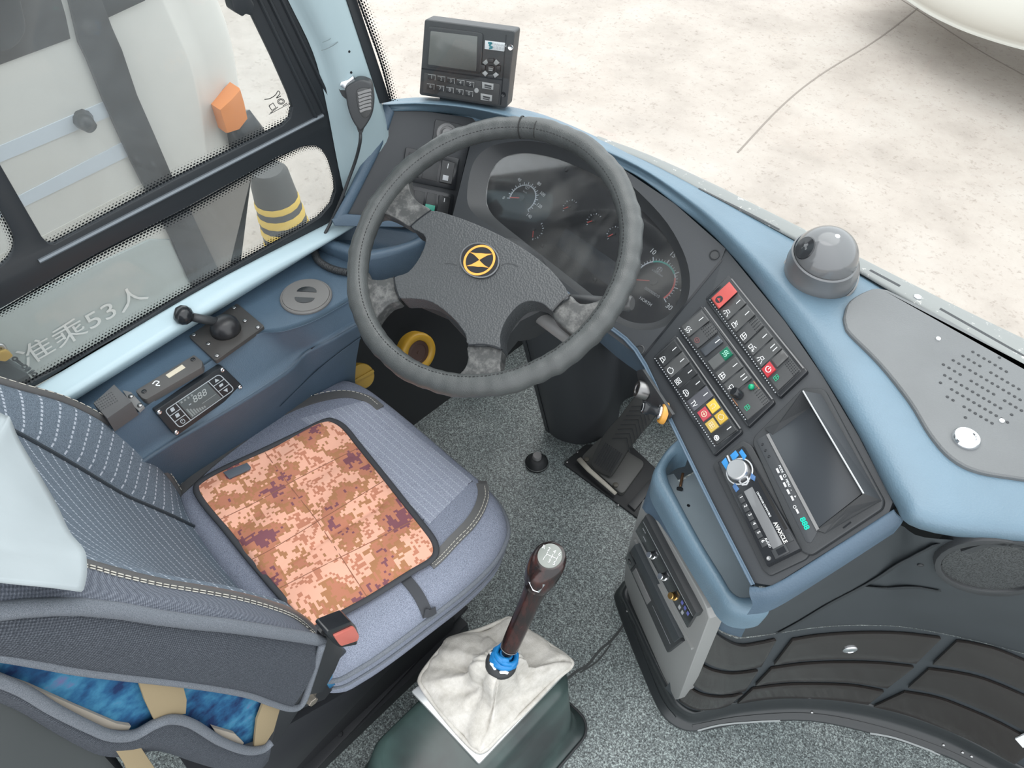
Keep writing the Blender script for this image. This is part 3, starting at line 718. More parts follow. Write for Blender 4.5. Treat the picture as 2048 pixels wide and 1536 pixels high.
# ---- instrument cluster
IC = thing('instrument_cluster', 'curved black instrument cluster with round dials behind the steering wheel', 'gauge', PG.at(1170, 470, -.03))
slab('dial_face', PG, glassl, -.030, -.045, simple('dial_black', (.014, .016, .019), .5), IC)
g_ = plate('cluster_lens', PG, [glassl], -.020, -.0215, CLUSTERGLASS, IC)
def dial(name, c, zero, R, span, nmaj, nmin, labels, parent, needle=0.0, arc=True, bands=(), wd=.0022, ls=.009):
    P = PG; h = -.0296; o = P.at(*c, h); z = P.at(*zero, h) - o; z = z.normalized() * R
    rot = lambda f: Matrix.Rotation(-math.radians(span) * f, 3, P.n)
    m = MB()
    if arc: m.stroke3([o + rot(i / 40) @ z for i in range(41)], P.n, wd, .0003)
    for i in range(nmaj + 1):
        d = rot(i / nmaj) @ z; m.stroke3([o + d, o + d * 1.22], P.n, wd * .75, .0003)
    for i in range(nmaj * nmin + 1):
        d = rot(i / nmaj / nmin) @ z; m.stroke3([o + d * 1.02, o + d * 1.12], P.n, wd * .4, .0003)
    dl = m.build(name, simple('dial_print', (.62, .66, .70), .5), parent)
    for f0, f1, mt in bands:
        m = MB(); m.stroke3([o + P.n * .0003 + rot(f0 + (f1 - f0) * i / 20) @ (z * .985) for i in range(21)], P.n, wd * 1.3, .0003); m.build('colour_band', mt, dl)
    m = MB(); d = rot(needle) @ z; m.stroke3([o + P.n * .003, o + P.n * .003 + d * .95], P.n, .0016, .0006); m.build('needle', simple('needle_red', (.70, .10, .08), .4), dl)
    m = MB(); m.lathe(o, P.n, [(R * .2, 0), (R * .19, .004), (.0001, .0045)], 16); m.build('needle_cap', BLACK, dl, 40)
    ex = (P.at(c[0] + 20, c[1] + 16, h) - o).normalized(); ey = P.n.cross(ex)
    for f, s in labels:
        me = text_mesh(s, ls); p = o + (rot(f) @ z) * 1.5 + P.n * .0002
        Mx = Matrix((ex, ey, P.n)).transposed().to_4x4(); Mx.translation = p; me.transform(Mx)
        link('dial_number', me, WHITE, dl, recalc=False)
    return dl
GRB = simple('tach_green', (.05, .40, .33), .5); RDB = simple('tach_red', (.62, .13, .11), .5)
d1 = dial('speedometer_dial', (1045, 397), (1016, 396), .0275, 232, 14, 2, [(0, '0'), (2 / 7, '40'), (4 / 7, '80'), (5 / 7, '100'), (6 / 7, '120'), (1.02, '140')], IC, 0.0)
d2 = dial('rev_counter_dial', (1308, 563), (1264, 560), .0365, 231, 6, 5, [(1 / 6, '5'), (2 / 6, '10'), (3 / 6, '15'), (4 / 6, '20'), (5 / 6, '25'), (1.0, '30')], IC, 0.0, bands=((2 / 6, 4 / 6, GRB), (.72, 1.0, RDB)), ls=.012)
for c, z_ in (((1140, 414), (1129, 420)), ((1188, 442), (1176, 448)), ((1229, 468), (1218, 476))):
    dial('small_dial', c, z_, .0125, 170, 4, 2, [], IC, .05, False, wd=.0018)
dial('small_dial', (1068, 460), (1066, 475), .0165, -130, 4, 2, [], IC, .02, False, wd=.0022)
text('dial_lettering', 'x100r/min', PG, (1315, 546), (20, 13), .0058, GREYPRINT, IC, -.0290)
text('dial_lettering', 'NORTH', PG, (1291, 603), (20, 13), .0075, WHITE, IC, -.0290)
text('dial_lettering', '000000010', PG, (1304, 585), (20, 13), .0072, GREYPRINT, IC, -.0290)
text('dial_lettering', 'km/h', PG, (1050, 384), (20, 14), .0052, GREYPRINT, IC, -.0290)
for c in ((1055, 374), (1319, 539)):
    m_ = MB(); o = PG.at(*c, -.0290)
    cir = lambda r: [o + (PG.e1 * math.cos(t / 16 * 6.2832) + PG.e2 * math.sin(t / 16 * 6.2832)) * r for t in range(16)]
    m_.stroke3(cir(.0045), PG.n, .0009, .0003, True); m_.stroke3([o - PG.e1 * .004, o + PG.e1 * .004], PG.n, .001); m_.stroke3([o - PG.e2 * .004, o + PG.e2 * .004], PG.n, .001)
    m_.build('dial_emblem', GREYPRINT, IC)
slab('message_display', PG, [(1131, 455), (1262, 545), (1240, 590), (1112, 492)], -.0285, -.031, simple('lcd_dark', (.045, .052, .060), .25), IC, .001)
for x, y in ((1085, 492), (1190, 560), (1133, 340)):
    m_ = MB(); m_.lathe(PG.at(x, y, -.030), PG.n, [(.004, 0), (.0035, .004), (.0001, .0045)], 12); m_.build('reset_peg', BLACK, IC, True)

# ---- rocker switch banks
ICON = {
 'demist': [[(.2, .1), (.35, .35), (.15, .6), (.3, .9)], [(.45, .1), (.6, .35), (.4, .6), (.55, .9)], [(.7, .1), (.85, .35), (.65, .6), (.8, .9)]],
 'lamp': [[(.25, .6), (.35, .95), (.75, .95), (.7, .6), (.25, .6)], [(.2, .5), (.05, .2)], [(.45, .45), (.4, .05)], [(.75, .5), (.9, .15)]],
 'horn': [[(.15, .1), (.75, .1), (.75, .5), (.15, .5), (.15, .1)], [(.4, .6), (.25, .95), (.75, .75), (.4, .6)]],
 'door': [[(.2, .1), (.2, .9), (.7, .9), (.85, .6), (.85, .1), (.2, .1)], [(.5, .9), (.5, .3)], [(.2, .45), (.85, .45)]],
 'wiper': [[(.05, .2), (.4, .2), (.4, .7), (.05, .7), (.05, .2)], [(.5, .8), (.9, .95)], [(.55, .4), (.95, .3)], [(.5, .6), (.8, .6), (.75, .15)]],
 'power': [[(.5 + .4 * math.sin(t), .5 + .4 * math.cos(t)) for t in [.5 + i * .53 for i in range(11)]], [(.5, .5), (.5, 1.0)]],
 'engine': [[(.1, .3), (.1, .7), (.3, .7), (.4, .9), (.7, .9), (.9, .6), (.9, .3), (.6, .1), (.3, .1), (.1, .3)]],
 'bell': [[(.1, .2), (.9, .2), (.75, .4), (.7, .8), (.4, .95), (.25, .7), (.25, .4), (.1, .2)], [(.3, .5), (.8, .6)]],
 'seats': [[(.1, .1), (.35, .1), (.35, .4), (.1, .4), (.1, .1)], [(.5, .1), (.8, .1), (.8, .4), (.5, .4), (.5, .1)], [(.1, .55), (.35, .55), (.35, .9), (.1, .9), (.1, .55)], [(.5, .55), (.8, .55), (.8, .9), (.5, .9), (.5, .55)]],
 'car': [[(.05, .3), (.1, .6), (.3, .85), (.75, .85), (.95, .5), (.95, .3), (.05, .3)], [(.3, .3), (.3, .1)], [(.75, .3), (.75, .1)], [(.3, .6), (.75, .6)]],
 'fan': [[(.3, .2), (.7, .8)], [(.3, .8), (.7, .2)], [(.2, .5), (.8, .5)], [(.5 + .35 * math.cos(t * .785), .5 + .35 * math.sin(t * .785)) for t in range(9)]],
 'key': [[(.3, .4), (.3, .9), (.7, .9), (.8, .6), (.6, .4), (.3, .4)], [(.45, .4), (.45, .05)]],
 'ring': [[(.5 + .42 * math.cos(t * .628), .5 + .42 * math.sin(t * .628)) for t in range(11)], [(.2, .5), (.8, .5)], [(.5, .2), (.5, .8)]],
 'tri': [[(.15, .2), (.85, .2), (.5, .85), (.15, .2)], [(.35, .33), (.65, .33), (.5, .62), (.35, .33)]],
 'book': [[(.1, .2), (.9, .2), (.9, .8), (.1, .8), (.1, .2)], [(.5, .2), (.5, .8)], [(.1, .5), (.9, .5)]],
 'arc': [[(.2, .15), (.35, .15), (.2, .5), (.4, .85), (.7, .85), (.85, .5), (.7, .15), (.85, .15)]],
}
class Quad:
    def __init__(s, P, tl, tr, br, bl): s.P = P; s.c = (V(tl), V(tr), V(br), V(bl))
    def px(s, u, v):
        a, b, c, d = s.c; q = (a * (1 - u) + b * u) * (1 - v) + (d * (1 - u) + c * u) * v; return (q.x, q.y)
    def at(s, u, v, h=0): return s.P.at(*s.px(u, v), h)
def qslab(name, Q, u0, u1, v0, v1, h1, h0, mat, par, bev=.001, r=0):
    pts = [Q.px(u0, v0), Q.px(u1, v0), Q.px(u1, v1), Q.px(u0, v1)]
    if r: pts = rc(pts, r)
    return slab(name, Q.P, pts, h1, h0, mat, par, bev)
def rocker(Q, u0, u1, mat, par, icon=None, icol=None, marks=1, hs=(.011, .007, .0085), v0=.03, v1=.97, mu=.5, name='rocker_switch', imat=None):
    g = (u1 - u0) * .05; a, b = u0 + g, u1 - g
    prof = [(v0, -.002), (v0, hs[0] - .001), (v0 + .03, hs[0]), (v0 + (v1 - v0) * .45, hs[1]), (v1 - .05, hs[2]), (v1, hs[2] - .0015), (v1, -.002)]
    L = [Q.at(a, v, h) for v, h in prof]; Rr = [Q.at(b, v, h) for v, h in prof]; n = len(prof)
    m = MB(); m.add(L + Rr, [[i, i + 1, n + i + 1, n + i] for i in range(n - 1)] + [list(range(n)), list(range(2 * n - 1, n - 1, -1))])
    me = bpy.data.meshes.new(name); me.from_pydata([tuple(x) for x in m.v], [], m.f); me.update(); bevel_mesh(me, .0006, 1, None, 40)
    o = link(name, me, mat, par, 30)
    def hh(v):
        for (va, ha), (vb, hb) in zip(prof[2:-2], prof[3:-1]):
            if va <= v <= vb: return ha + (hb - ha) * (v - va) / (vb - va) + .0006
        return hs[1] + .0006
    w = b - a
    m = MB()
    for k in range(marks):
        uu = a + w * (mu if marks == 1 else (.38 + .3 * k))
        p, q = Q.at(uu, .13, hh(.13)), Q.at(uu, .33, hh(.33)); m.stroke3([p, q], Q.P.n, .0013, .0003)
    if marks: m.build('mark', WHITE, o)
    if icon:
        if icon == 'TV':
            c = Q.px(a + w * .5, .80); d = V(Q.px(b, .80)) - V(Q.px(a, .80)); text('lettering', 'TV', Q.P, c, d, .011, WHITE, o, hh(.8) + .0002, sx=.85)
        else:
            m = MB()
            for s in ICON[icon]: m.stroke3([Q.at(a + w * (.2 + .62 * x), .93 - .25 * y, hh(.93 - .25 * y)) for x, y in s], Q.P.n, .0009, .0003)
            m.build('icon', imat or WHITE, o)
    return o
ROCK = plastic('rocker_plastic', (.075, .077, .078), .3, 600, .05)
ROCK_D = plastic('rocker_dark', (.030, .032, .034), .35, 600, .05)
BLANK = plastic('blank_plate', (.055, .057, .059), .5, 600, .2)
def bank(label, loc, frame, Q, fmat=BLACK):
    t = thing('switch_bank', label, 'switch panel', Q.at(.5, .5, 0), 'rocker switch banks on the dashboard')
    slab('switch_frame', Q.P, rc(frame, 5), .006, -.012, GLOSS, t, .0025, 2)
    qslab('switch_tray', Q, -.005, 1.005, -.0, 1.0, .0065, .0, BLACK, t, .0006)
    m = MB()
    for i in range(40):
        p = Q.at((i + .5) / 40, 1.03, .0062); m.lathe(p, Q.P.n, [(.0011, 0), (.0009, .0012), (.0001, .0013)], 5)
    tag(m.build('edge_stud', GREYPRINT, t), kind='stuff')
    m = MB(); m.stroke(Q.P, [Q.px(0, -.10), Q.px(1, -.10)], .0018, .0072, .001); m.build('label_rail', PLASTGREY, t)
    return t
S = lambda i: (i / 8, (i + 1) / 8)
Q1 = Quad(PR, (1459, 561), (1602, 741), (1554, 786), (1420, 597))
b1 = bank('rocker switch bank nearest the windscreen starting with a red hazard button', None, [(1457, 549), (1616, 742), (1559, 796), (1409, 597)], Q1)
tag(rocker(Q1, *S(0), simple('hazard_red', (.50, .085, .075), .4), b1, None, marks=0, hs=(.014, .012, .013)), 'red hazard warning rocker')
m_ = MB(); m_.lathe(Q1.at(.06, .74, .0125), PR.n, [(.0062, 0), (.0062, .0008), (.0001, .0009)], 16); m_.build('hazard_disc', ROCK_D, b1)
m_ = MB()
for s in ICON['tri']: m_.stroke3([Q1.at(.035 + .05 * x, .80 - .13 * y, .0137) for x, y in s], PR.n, .0008)
m_.build('hazard_triangle', RED, b1)
rocker(Q1, *S(1), ROCK, b1, 'lamp'); rocker(Q1, *S(2), ROCK, b1, 'horn'); rocker(Q1, *S(3), BLANK, b1, 'door', marks=0, hs=(.009, .0085, .009)); rocker(Q1, *S(4), ROCK, b1, 'wiper'); rocker(Q1, *S(5), ROCK, b1, 'lamp', marks=2)
tag(rocker(Q1, 6 / 8, 6.75 / 8, simple('clear_grey_button', (.10, .10, .10), .15), b1, None, marks=0, hs=(.0105, .009, .009), v1=.55), 'translucent grey battery button')
r_ = qslab('power_key', Q1, 6.02 / 8, 6.72 / 8, .60, .97, .0095, 0, simple('power_red', (.42, .03, .04), .35), b1)
m_ = MB()
for s in ICON['power']: m_.stroke3([Q1.at((6.12 + .5 * x) / 8, .90 - .22 * y, .0101) for x, y in s], PR.n, .0011)
m_.build('icon', WHITE, r_)
r_ = rocker(Q1, 6.85 / 8, 1.0, BLANK, b1, None, marks=0, hs=(.009, .0085, .009))
m_ = MB()
for s in ICON['door']: m_.stroke3([Q1.at((6.95 + .45 * x) / 8, .84 - .2 * y, .0096) for x, y in s], PR.n, .0009)
m_.build('icon', GREEN, r_)
def dots(Q, u0, u1, v0, v1, par, h, nu=5, nv=6):
    m = MB()
    for i in range(nu):
        for j in range(nv):
            m.lathe(Q.at(u0 + (u1 - u0) * i / (nu - 1), v0 + (v1 - v0) * j / (nv - 1), h), Q.P.n, [(.0008, 0), (.0007, .0003), (.0001, .0003)], 5)
    tag(m.build('vent_dots', GLOSS, par), kind='stuff')
dots(Q1, 3.1 / 8, 3.9 / 8, .08, .36, b1, .0092); dots(Q1, 6.95 / 8, 7.9 / 8, .06, .26, b1, .0092, 7, 4)
Q2 = Quad(PR, (1404, 618), (1540, 802), (1494, 840), (1359, 654))
b2 = bank('middle rocker switch bank ending in a black rotary knob with green lamp', None, [(1403, 610), (1550, 804), (1496, 855), (1356, 660)], Q2)
rocker(Q2, *S(0), ROCK, b2, 'demist')
rk = rocker(Q2, *S(1), BLANK, b2, None, marks=0, hs=(.009, .0085, .009)); dots(Q2, 1.1 / 8, 1.9 / 8, .05, .42, b2, .0092)
m_ = MB()
for s in ICON['ring']: m_.stroke3([Q2.at((1.25 + .45 * x) / 8, .88 - .2 * y, .0096) for x, y in s], PR.n, .0008)
m_.build('icon', simple('dull_red', (.20, .08, .08), .5), rk)
tag(rocker(Q2, 2.1 / 8, 2.75 / 8, simple('slate_button', (.055, .062, .072), .35), b2, None, hs=(.0095, .0085, .0095), v0=.08, v1=.9), 'slate grey recessed button')
g1 = qslab('indicator_lens', Q2, 3.1 / 8, 3.8 / 8, .05, .92, .0090, 0, simple('lens_grey', (.10, .105, .105), .3), b2)
g1 = qslab('green_lens', Q2, 3.12 / 8, 3.78 / 8, .07, .42, .0098, .003, simple('green_lens', (.01, .13, .075), .25), b2)
m_ = MB()
for s in ICON['demist']: m_.stroke3([Q2.at((3.2 + .5 * x) / 8, .38 - .26 * y, .0103) for x, y in s], PR.n, .0011)
m_.build('icon', simple('mint_print', (.35, .75, .58), .5), g1)
rocker(Q2, *S(4), ROCK, b2, 'door'); rocker(Q2, *S(5), ROCK, b2, 'key', marks=2)
kp = qslab('knob_plate', Q2, 6.15 / 8, 1.0, .02, .98, .0085, 0, BLANK, b2); dots(Q2, 6.7 / 8, 7.9 / 8, .06, .24, b2, .0088, 7, 4)
m_ = MB(); m_.lathe(Q2.at(6.45 / 8, .22, .0085), PR.n, [(.0045, 0), (.0045, .003), (.003, .0052), (.0001, .006)], 14); m_.build('green_lamp', simple('green_dome', (.0, .30, .14), .12), b2, True)
m_ = MB(); m_.lathe(Q2.at(6.35 / 8, .72, .0085), PR.n + V((-.5, -.1, .1)), [(.0075, 0), (.0072, .012), (.006, .014), (.0001, .014)], 18); m_.build('rotary_knob', GLOSS, b2, 40)
m_ = MB(); m_.stroke3([Q2.at(6.2 / 8, .05, .0088), Q2.at(6.9 / 8, .05, .0088)], PR.n, .0012); m_.stroke3([Q2.at(6.2 / 8, .97, .0088), Q2.at(6.8 / 8, .97, .0088)], PR.n, .0012); m_.build('copper_edge', simple('copper', (.35, .16, .08), .4), kp)
m_ = MB()
for s in ICON['door']: m_.stroke3([Q2.at((7.1 + .45 * x) / 8, .84 - .2 * y, .0091) for x, y in s], PR.n, .0009)
m_.build('icon', GREEN, kp)
Q3 = Quad(PR, (1350, 678), (1476, 860), (1432, 893), (1310, 714))
b3 = bank('rocker switch bank nearest the driver with amber and red warning lenses', None, [(1351, 668), (1485, 863), (1428, 912), (1305, 716)], Q3)
for i, (ic, mt) in enumerate((('bell', ROCK_D), ('engine', ROCK), ('seats', ROCK_D), ('car', ROCK_D), ('TV', simple('tv_rocker', (.085, .087, .10), .4)))): rocker(Q3, *S(i), mt, b3, ic)
for (u, v, mt, ic) in ((5.1, .06, YEL, 'arc'), (5.15, .50, simple('lens_red', (.42, .06, .08), .3), 'ring'), (6.1, .05, simple('lens_amber', (.50, .33, .05), .3), 'engine'), (6.15, .50, simple('lens_amber2', (.48, .34, .08), .3), 'book')):
    le_ = qslab('warning_lens', Q3, u / 8, (u + .8) / 8, v, v + .38, .0085, 0, mt, b3)
    m_ = MB()
    for s in ICON[ic]: m_.stroke3([Q3.at((u + .15 + .5 * x) / 8, v + .31 - .24 * y, .009) for x, y in s], PR.n, .0008)
    m_.build('icon', simple('lens_print', (.75, .62, .45), .5), le_)
rocker(Q3, *S(7), ROCK_D, b3, 'fan')
# left switches half hidden by the rim
for lab, q, fr_ in (('small black rocker switch bank on the left fascia beside the gauge hood', ((817, 303), (912, 324), (904, 372), (812, 352)), [(812, 294), (920, 317), (911, 381), (803, 360)]),
                    ('lower black rocker switch bank with a green lens on the left fascia', ((828, 378), (903, 394), (897, 432), (822, 416)), [(822, 369), (909, 389), (902, 440), (815, 420)])):
    Q = Quad(PL, *q); t = thing('switch_bank', lab, 'switch panel', Q.at(.5, .5, 0), 'rocker switch banks on the dashboard')
    slab('switch_frame', PL, rc(fr_, 5), .006, -.012, GLOSS, t, .002)
    if 'green' in lab:
        qslab('blank_plate', Q, .02, .30, .05, .95, .008, 0, ROCK_D, t); qslab('indicator_lens', Q, .36, .62, .02, .95, .008, 0, ROCK_D, t)
        qslab('green_lens', Q, .36, .62, .62, .95, .0095, .003, simple('green_lens_left', (.03, .26, .19), .3), t)
        rocker(Q, .66, 1.0, ROCK_D, t, None)
    else:
        rocker(Q, 0, .28, ROCK_D, t, None); qslab('blank_plate', Q, .34, .66, .05, .95, .008, 0, ROCK_D, t); rk = rocker(Q, .70, 1.0, ROCK_D, t, None)
        qslab('lettered_lens', Q, .78, .90, .62, .84, .0105, .006, GREYPRINT, t)
t = thing('rotary_light_switch', 'round rotary light switch on a square plate behind the rim', 'switch', PL.at(895, 262, 0))
slab('switch_plate', PL, rc([(871, 238), (928, 250), (922, 300), (864, 290)], 5), .003, -.005, BLACK, t, .001)
m_ = MB(); m_.lathe(PL.at(893, 268, .003), PL.n, [(.021, 0), (.020, .004), (.015, .006), (.015, .004), (.0001, .004)], 24); m_.build('bezel_ring', PLASTGREY, t, 40)
m_ = MB(); m_.lathe(PL.at(891, 267, .005), PL.n, [(.010, 0), (.009, .014), (.0001, .015)], 18); m_.build('knob', PLASTGREY, t, 40)

from mathutils.bvhtree import BVHTree
class Surf:
    """measured pixel -> point on an already built surface"""
    def __init__(s, *obs):
        vs = []; fs = []
        for o in obs:
            org = ORG[o]; b = len(vs)
            vs += [v.co + org for v in o.data.vertices]; fs += [[b + i for i in p.vertices] for p in o.data.polygons]
        s.t = BVHTree.FromPolygons(vs, fs)
    def at(s, px, py, h=0):
        d = ray(px, py); p, n, i, _ = s.t.ray_cast(CAM, d)
        if p is None: return None
        if n.dot(d) > 0: n = -n
        return p + n * h
    def nrm(s, px, py):
        d = ray(px, py); p, n, i, _ = s.t.ray_cast(CAM, d)
        return (-n if n.dot(d) > 0 else n) if p else V((0, 0, 1))
    def stroke(s, name, lines, wd, h, mat, par, t=.0008, n=5):
        m = MB()
        for ln in lines:
            pts = [s.at(x, y, h) for x, y in sp2(ln, n)]; pts = [p for p in pts if p is not None]
            if len(pts) > 1: m.stroke3(pts, s.nrm(*ln[len(ln) // 2]), wd, t)
        return m.build(name, mat, par, 40)
    def patch(s, name, top, bot, nv, h, mat, par, solid=.004, n=4):
        a = sp2(top, n); b = sp2(bot, n); k = min(len(a), len(b)); rows = []
        for j in range(nv + 1):
            r = []
            for i in range(k):
                x = a[i][0] + (b[i][0] - a[i][0]) * j / nv; y = a[i][1] + (b[i][1] - a[i][1]) * j / nv
                r.append(s.at(x, y, h))
            rows.append(r)
        if any(p is None for r in rows for p in r): rows = [[p for p in r if p is not None] for r in rows]; kk = min(len(r) for r in rows); rows = [r[:kk] for r in rows]
        vs, fs = grid(rows); nrm_ = s.nrm(*a[k // 2]); N = len(vs); nc = len(rows[0]); nr = len(rows)
        low = [v - nrm_ * solid for v in vs]; ring = list(range(nc)) + [i * nc + nc - 1 for i in range(1, nr)] + list(range(nr * nc - 2, (nr - 1) * nc - 1, -1)) + [i * nc for i in range(nr - 2, 0, -1)]
        F_ = fs + [[i + N for i in reversed(f)] for f in fs] + [[ring[i], ring[(i + 1) % len(ring)], ring[(i + 1) % len(ring)] + N, ring[i] + N] for i in range(len(ring))]
        me = bpy.data.meshes.new(name); me.from_pydata([tuple(v) for v in vs + low], [], F_); me.update(); bevel_mesh(me, .0018, 2, None, 50)
        return link(name, me, mat, par, 40)

# ---- car radio
t = thing('car_radio', 'slim black car radio with round silver knob and blue buttons', 'radio', PR.at(1517, 1010))
QR = Quad(PR, (1485, 891), (1601, 1097), (1533, 1131), (1434, 924))
slab('radio_surround', PR, rc([(1484, 880), (1503, 890), (1622, 1103), (1612, 1118), (1540, 1152), (1525, 1140), (1424, 930)], 6), .004, -.01, BLACK, t, .002)
qslab('radio_face', QR, 0, 1, 0, 1, .014, 0, GLOSS, t, .0025)
qslab('disc_slot', QR, .05, .80, .04, .13, .0142, .008, simple('slot_black', (.004, .004, .004), .6), t, 0)
RD = simple('radio_display', (.16, .165, .17), .12); qslab('radio_display', QR, .34, .90, .36, .66, .0148, .01, RD, t, .0008)
m_ = MB(); kc = QR.at(.175, .48, .014); m_.lathe(kc, PR.n, [(.0145, 0), (.0145, .011), (.0132, .0125), (.0001, .0125)], 32); kn = m_.build('volume_knob', simple('spun_aluminium', (.62, .63, .64), .28, .85), t, 40)
m_ = MB(); kcp = QR.px(.175, .48)
ring = [kc + (PR.e1 * math.cos(a) + PR.e2 * math.sin(a)) * .0185 + PR.n * .0008 for a in [i / 32 * 6.2832 for i in range(32)]]
m_.stroke3(ring, PR.n, .0018, .0008, True)
for ln in ([(.10, .18), (.035, .18)], [(.075, .62), (.0, .60)], [(.23, .33), (.285, .38), (.30, .48), (.285, .60), (.235, .64)]): m_.stroke3([QR.at(u, v, .0148) for u, v in ln], PR.n, .0022, .0008)
m_.build('knob_trim', simple('silver_trim', (.62, .63, .64), .3, .4), t)
BTN = simple('blue_button', (.03, .22, .52), .35); 
for pts in ([(.005, .68), (.055, .68), (.11, .84), (.02, .88)], [(.0, .28), (.05, .26), (.07, .52), (.01, .52)], [(.02, .08), (.09, .05), (.11, .20), (.03, .22)]):
    slab('radio_button', PR, [QR.px(u, v) for u, v in pts], .0155, .01, BTN, t, .0008)
BTN2 = simple('dim_blue_button', (.06, .14, .30), .4)
for pts in ([(.235, .78), (.30, .74), (.31, .88), (.25, .90)], [(.235, .18), (.28, .12), (.31, .22), (.27, .30)]): slab('radio_button', PR, [QR.px(u, v) for u, v in pts], .0155, .01, BTN2, t, .0008)
for i in range(6):
    bt = qslab('preset_button', QR, .345 + i * .085, .42 + i * .085, .74, .90, .0148, .01, BLACK, t, .0006)
    text('lettering', str(i + 1), PR, QR.px(.372 + i * .085, .80), V(QR.px(1, .8)) - V(QR.px(0, .8)), .0065, WHITE, bt, .0151)
qslab('usb_flap', QR, .90, .985, .30, .72, .0152, .01, BLACK, t, .0008); qslab('usb_port', QR, .915, .97, .36, .60, .0154, .012, GLOSS, t, 0)
m_ = MB(); m_.lathe(QR.at(.955, .86, .014), PR.n, [(.003, 0), (.003, .0012), (.002, .0012), (.0001, .0004)], 12); m_.build('aux_socket', STEEL, t, 40)
qslab('eject_button', QR, .84, .91, .05, .19, .0152, .01, BLACK, t, .0006)
text('brand_lettering', 'AVAXCLE', PR, QR.px(.80, .27), V(QR.px(1, .3)) - V(QR.px(0, .3)), .0072, simple('brand_silver', (.62, .62, .60), .4), t, .0152, bold=.0002)
text('lettering', 'CD/MP3/USB COMPATIBLE', PR, QR.px(.52, .30), V(QR.px(1, .3)) - V(QR.px(0, .3)), .0034, WHITE, t, .0151)
text('lettering', 'AUDIO', PR, QR.px(.83, .70), V(QR.px(1, .3)) - V(QR.px(0, .3)), .0045, WHITE, t, .0145)

# ---- dash monitor with folding hood
t = thing('dash_monitor', 'dark hooded dashboard monitor with a row of white buttons', 'monitor', PR.at(1640, 945))
slab('monitor_frame', PR, rc([(1606, 774), (1648, 776), (1768, 1000), (1764, 1016), (1622, 1110), (1602, 1104), (1504, 886), (1508, 872), (1530, 850)], 9), .008, -.012, BLACK, t, .003, 3)
slab('button_strip', PR, rc([(1512, 880), (1532, 868), (1636, 1062), (1622, 1086), (1612, 1084)], 4), .0088, .004, BLACK2, t, .0006)
slab('screen', PR, [(1535, 868), (1612, 800), (1728, 984), (1636, 1056)], .0095, .004, simple('screen_off', (.042, .048, .055), .22), t, .0005)
rA, rB2 = PR.at(1606, 782, .034), PR.at(1727, 987, .034); oA, oB = PR.at(1642, 788, .010), PR.at(1762, 1000, .010); 
fA, fB = PR.at(1530, 858, .011), PR.at(1634, 1060, .011); bA, bB = PR.at(1606, 800, .008), PR.at(1722, 990, .008)
m_ = MB(); m_.poly([rA, rB2, oB, oA], [rA - PR.n * .0015, rB2 - PR.n * .0015, oB - PR.n * .008, oA - PR.n * .008]); m_.build('hood_top', BLACK2, t)
m_ = MB(); k1 = PR.at(1560, 846, .016); b1_ = PR.at(1545, 870, .0095); c1_ = PR.at(1624, 812, .0095)
m_.poly([rA, k1, fA, b1_, c1_], [v + PR.e1 * .0 - PR.n * .001 + (PR.at(1590, 780, .02) - PR.at(1606, 800, .02)) * .12 for v in (rA, k1, fA, b1_, c1_)]); m_.build('hood_side', BLACK, t)
m_ = MB(); q = [rB2, PR.at(1694, 1014, .030), PR.at(1664, 1046, .017), fB, PR.at(1650, 1066, .009), PR.at(1740, 1012, .009), oB]; m_.poly(q, [v - PR.n * .002 + (PR.at(1640, 1070, .01) - PR.at(1634, 1060, .01)) * .1 for v in q]); m_.build('hood_side', BLACK, t)
m_ = MB(); m_.tube([rA, rB2], .0011, 6); m_.build('hood_rim', simple('pale_edge', (.45, .47, .48), .4), t)  # pale line along the hood ridge
m_ = MB(); m_.stroke(PR, [(1535, 868), (1636, 1060)], .004, .0105, .001); m_.build('screen_edge', PLASTGREY, t)
dM = (V((1612, 1084)) - V((1512, 880)))
for i, (x, y) in enumerate(((1555, 941), (1562, 955), (1569, 969), (1576, 983), (1584, 996), (1594, 1022))):
    d = dM.normalized() * 5.0; e = V((-d.y, d.x)) * .42
    slab('monitor_button', PR, [tuple(V((x, y)) - d - e), tuple(V((x, y)) + d - e), tuple(V((x, y)) + d + e), tuple(V((x, y)) - d + e)], .0105, .006, simple('white_button', (.58, .59, .60), .4), t, .0006)
for s_, x, y in (('MODE', 1562, 938), ('O', 1569, 952), ('MENU', 1576, 966), ('-', 1583, 980), ('+', 1590, 993), ('O', 1589, 1014)): text('lettering', s_, PR, (x, y), dM, .006 if len(s_) == 1 else .0042, WHITE, t, .0092)
text('clock_digits', '888', PR, (1609, 1047), dM, .0095, simple('lit_green_digit', (.0, .50, .36), .4), t, .0092, sx=1.2, bold=.0003)
for x, y in ((1525, 889), (1531, 901), (1538, 913)):
    m_ = MB(); m_.lathe(PR.at(x, y, .0088), PR.n, [(.0022, 0), (.0018, .0005), (.0001, .0002)], 10); m_.build('microphone_hole', GLOSS, t)
m_ = MB(); m_.stroke(PR, [(1686, 1056), (1702, 1044)], .002, .0085); m_.build('frame_slot', GLOSS, t)

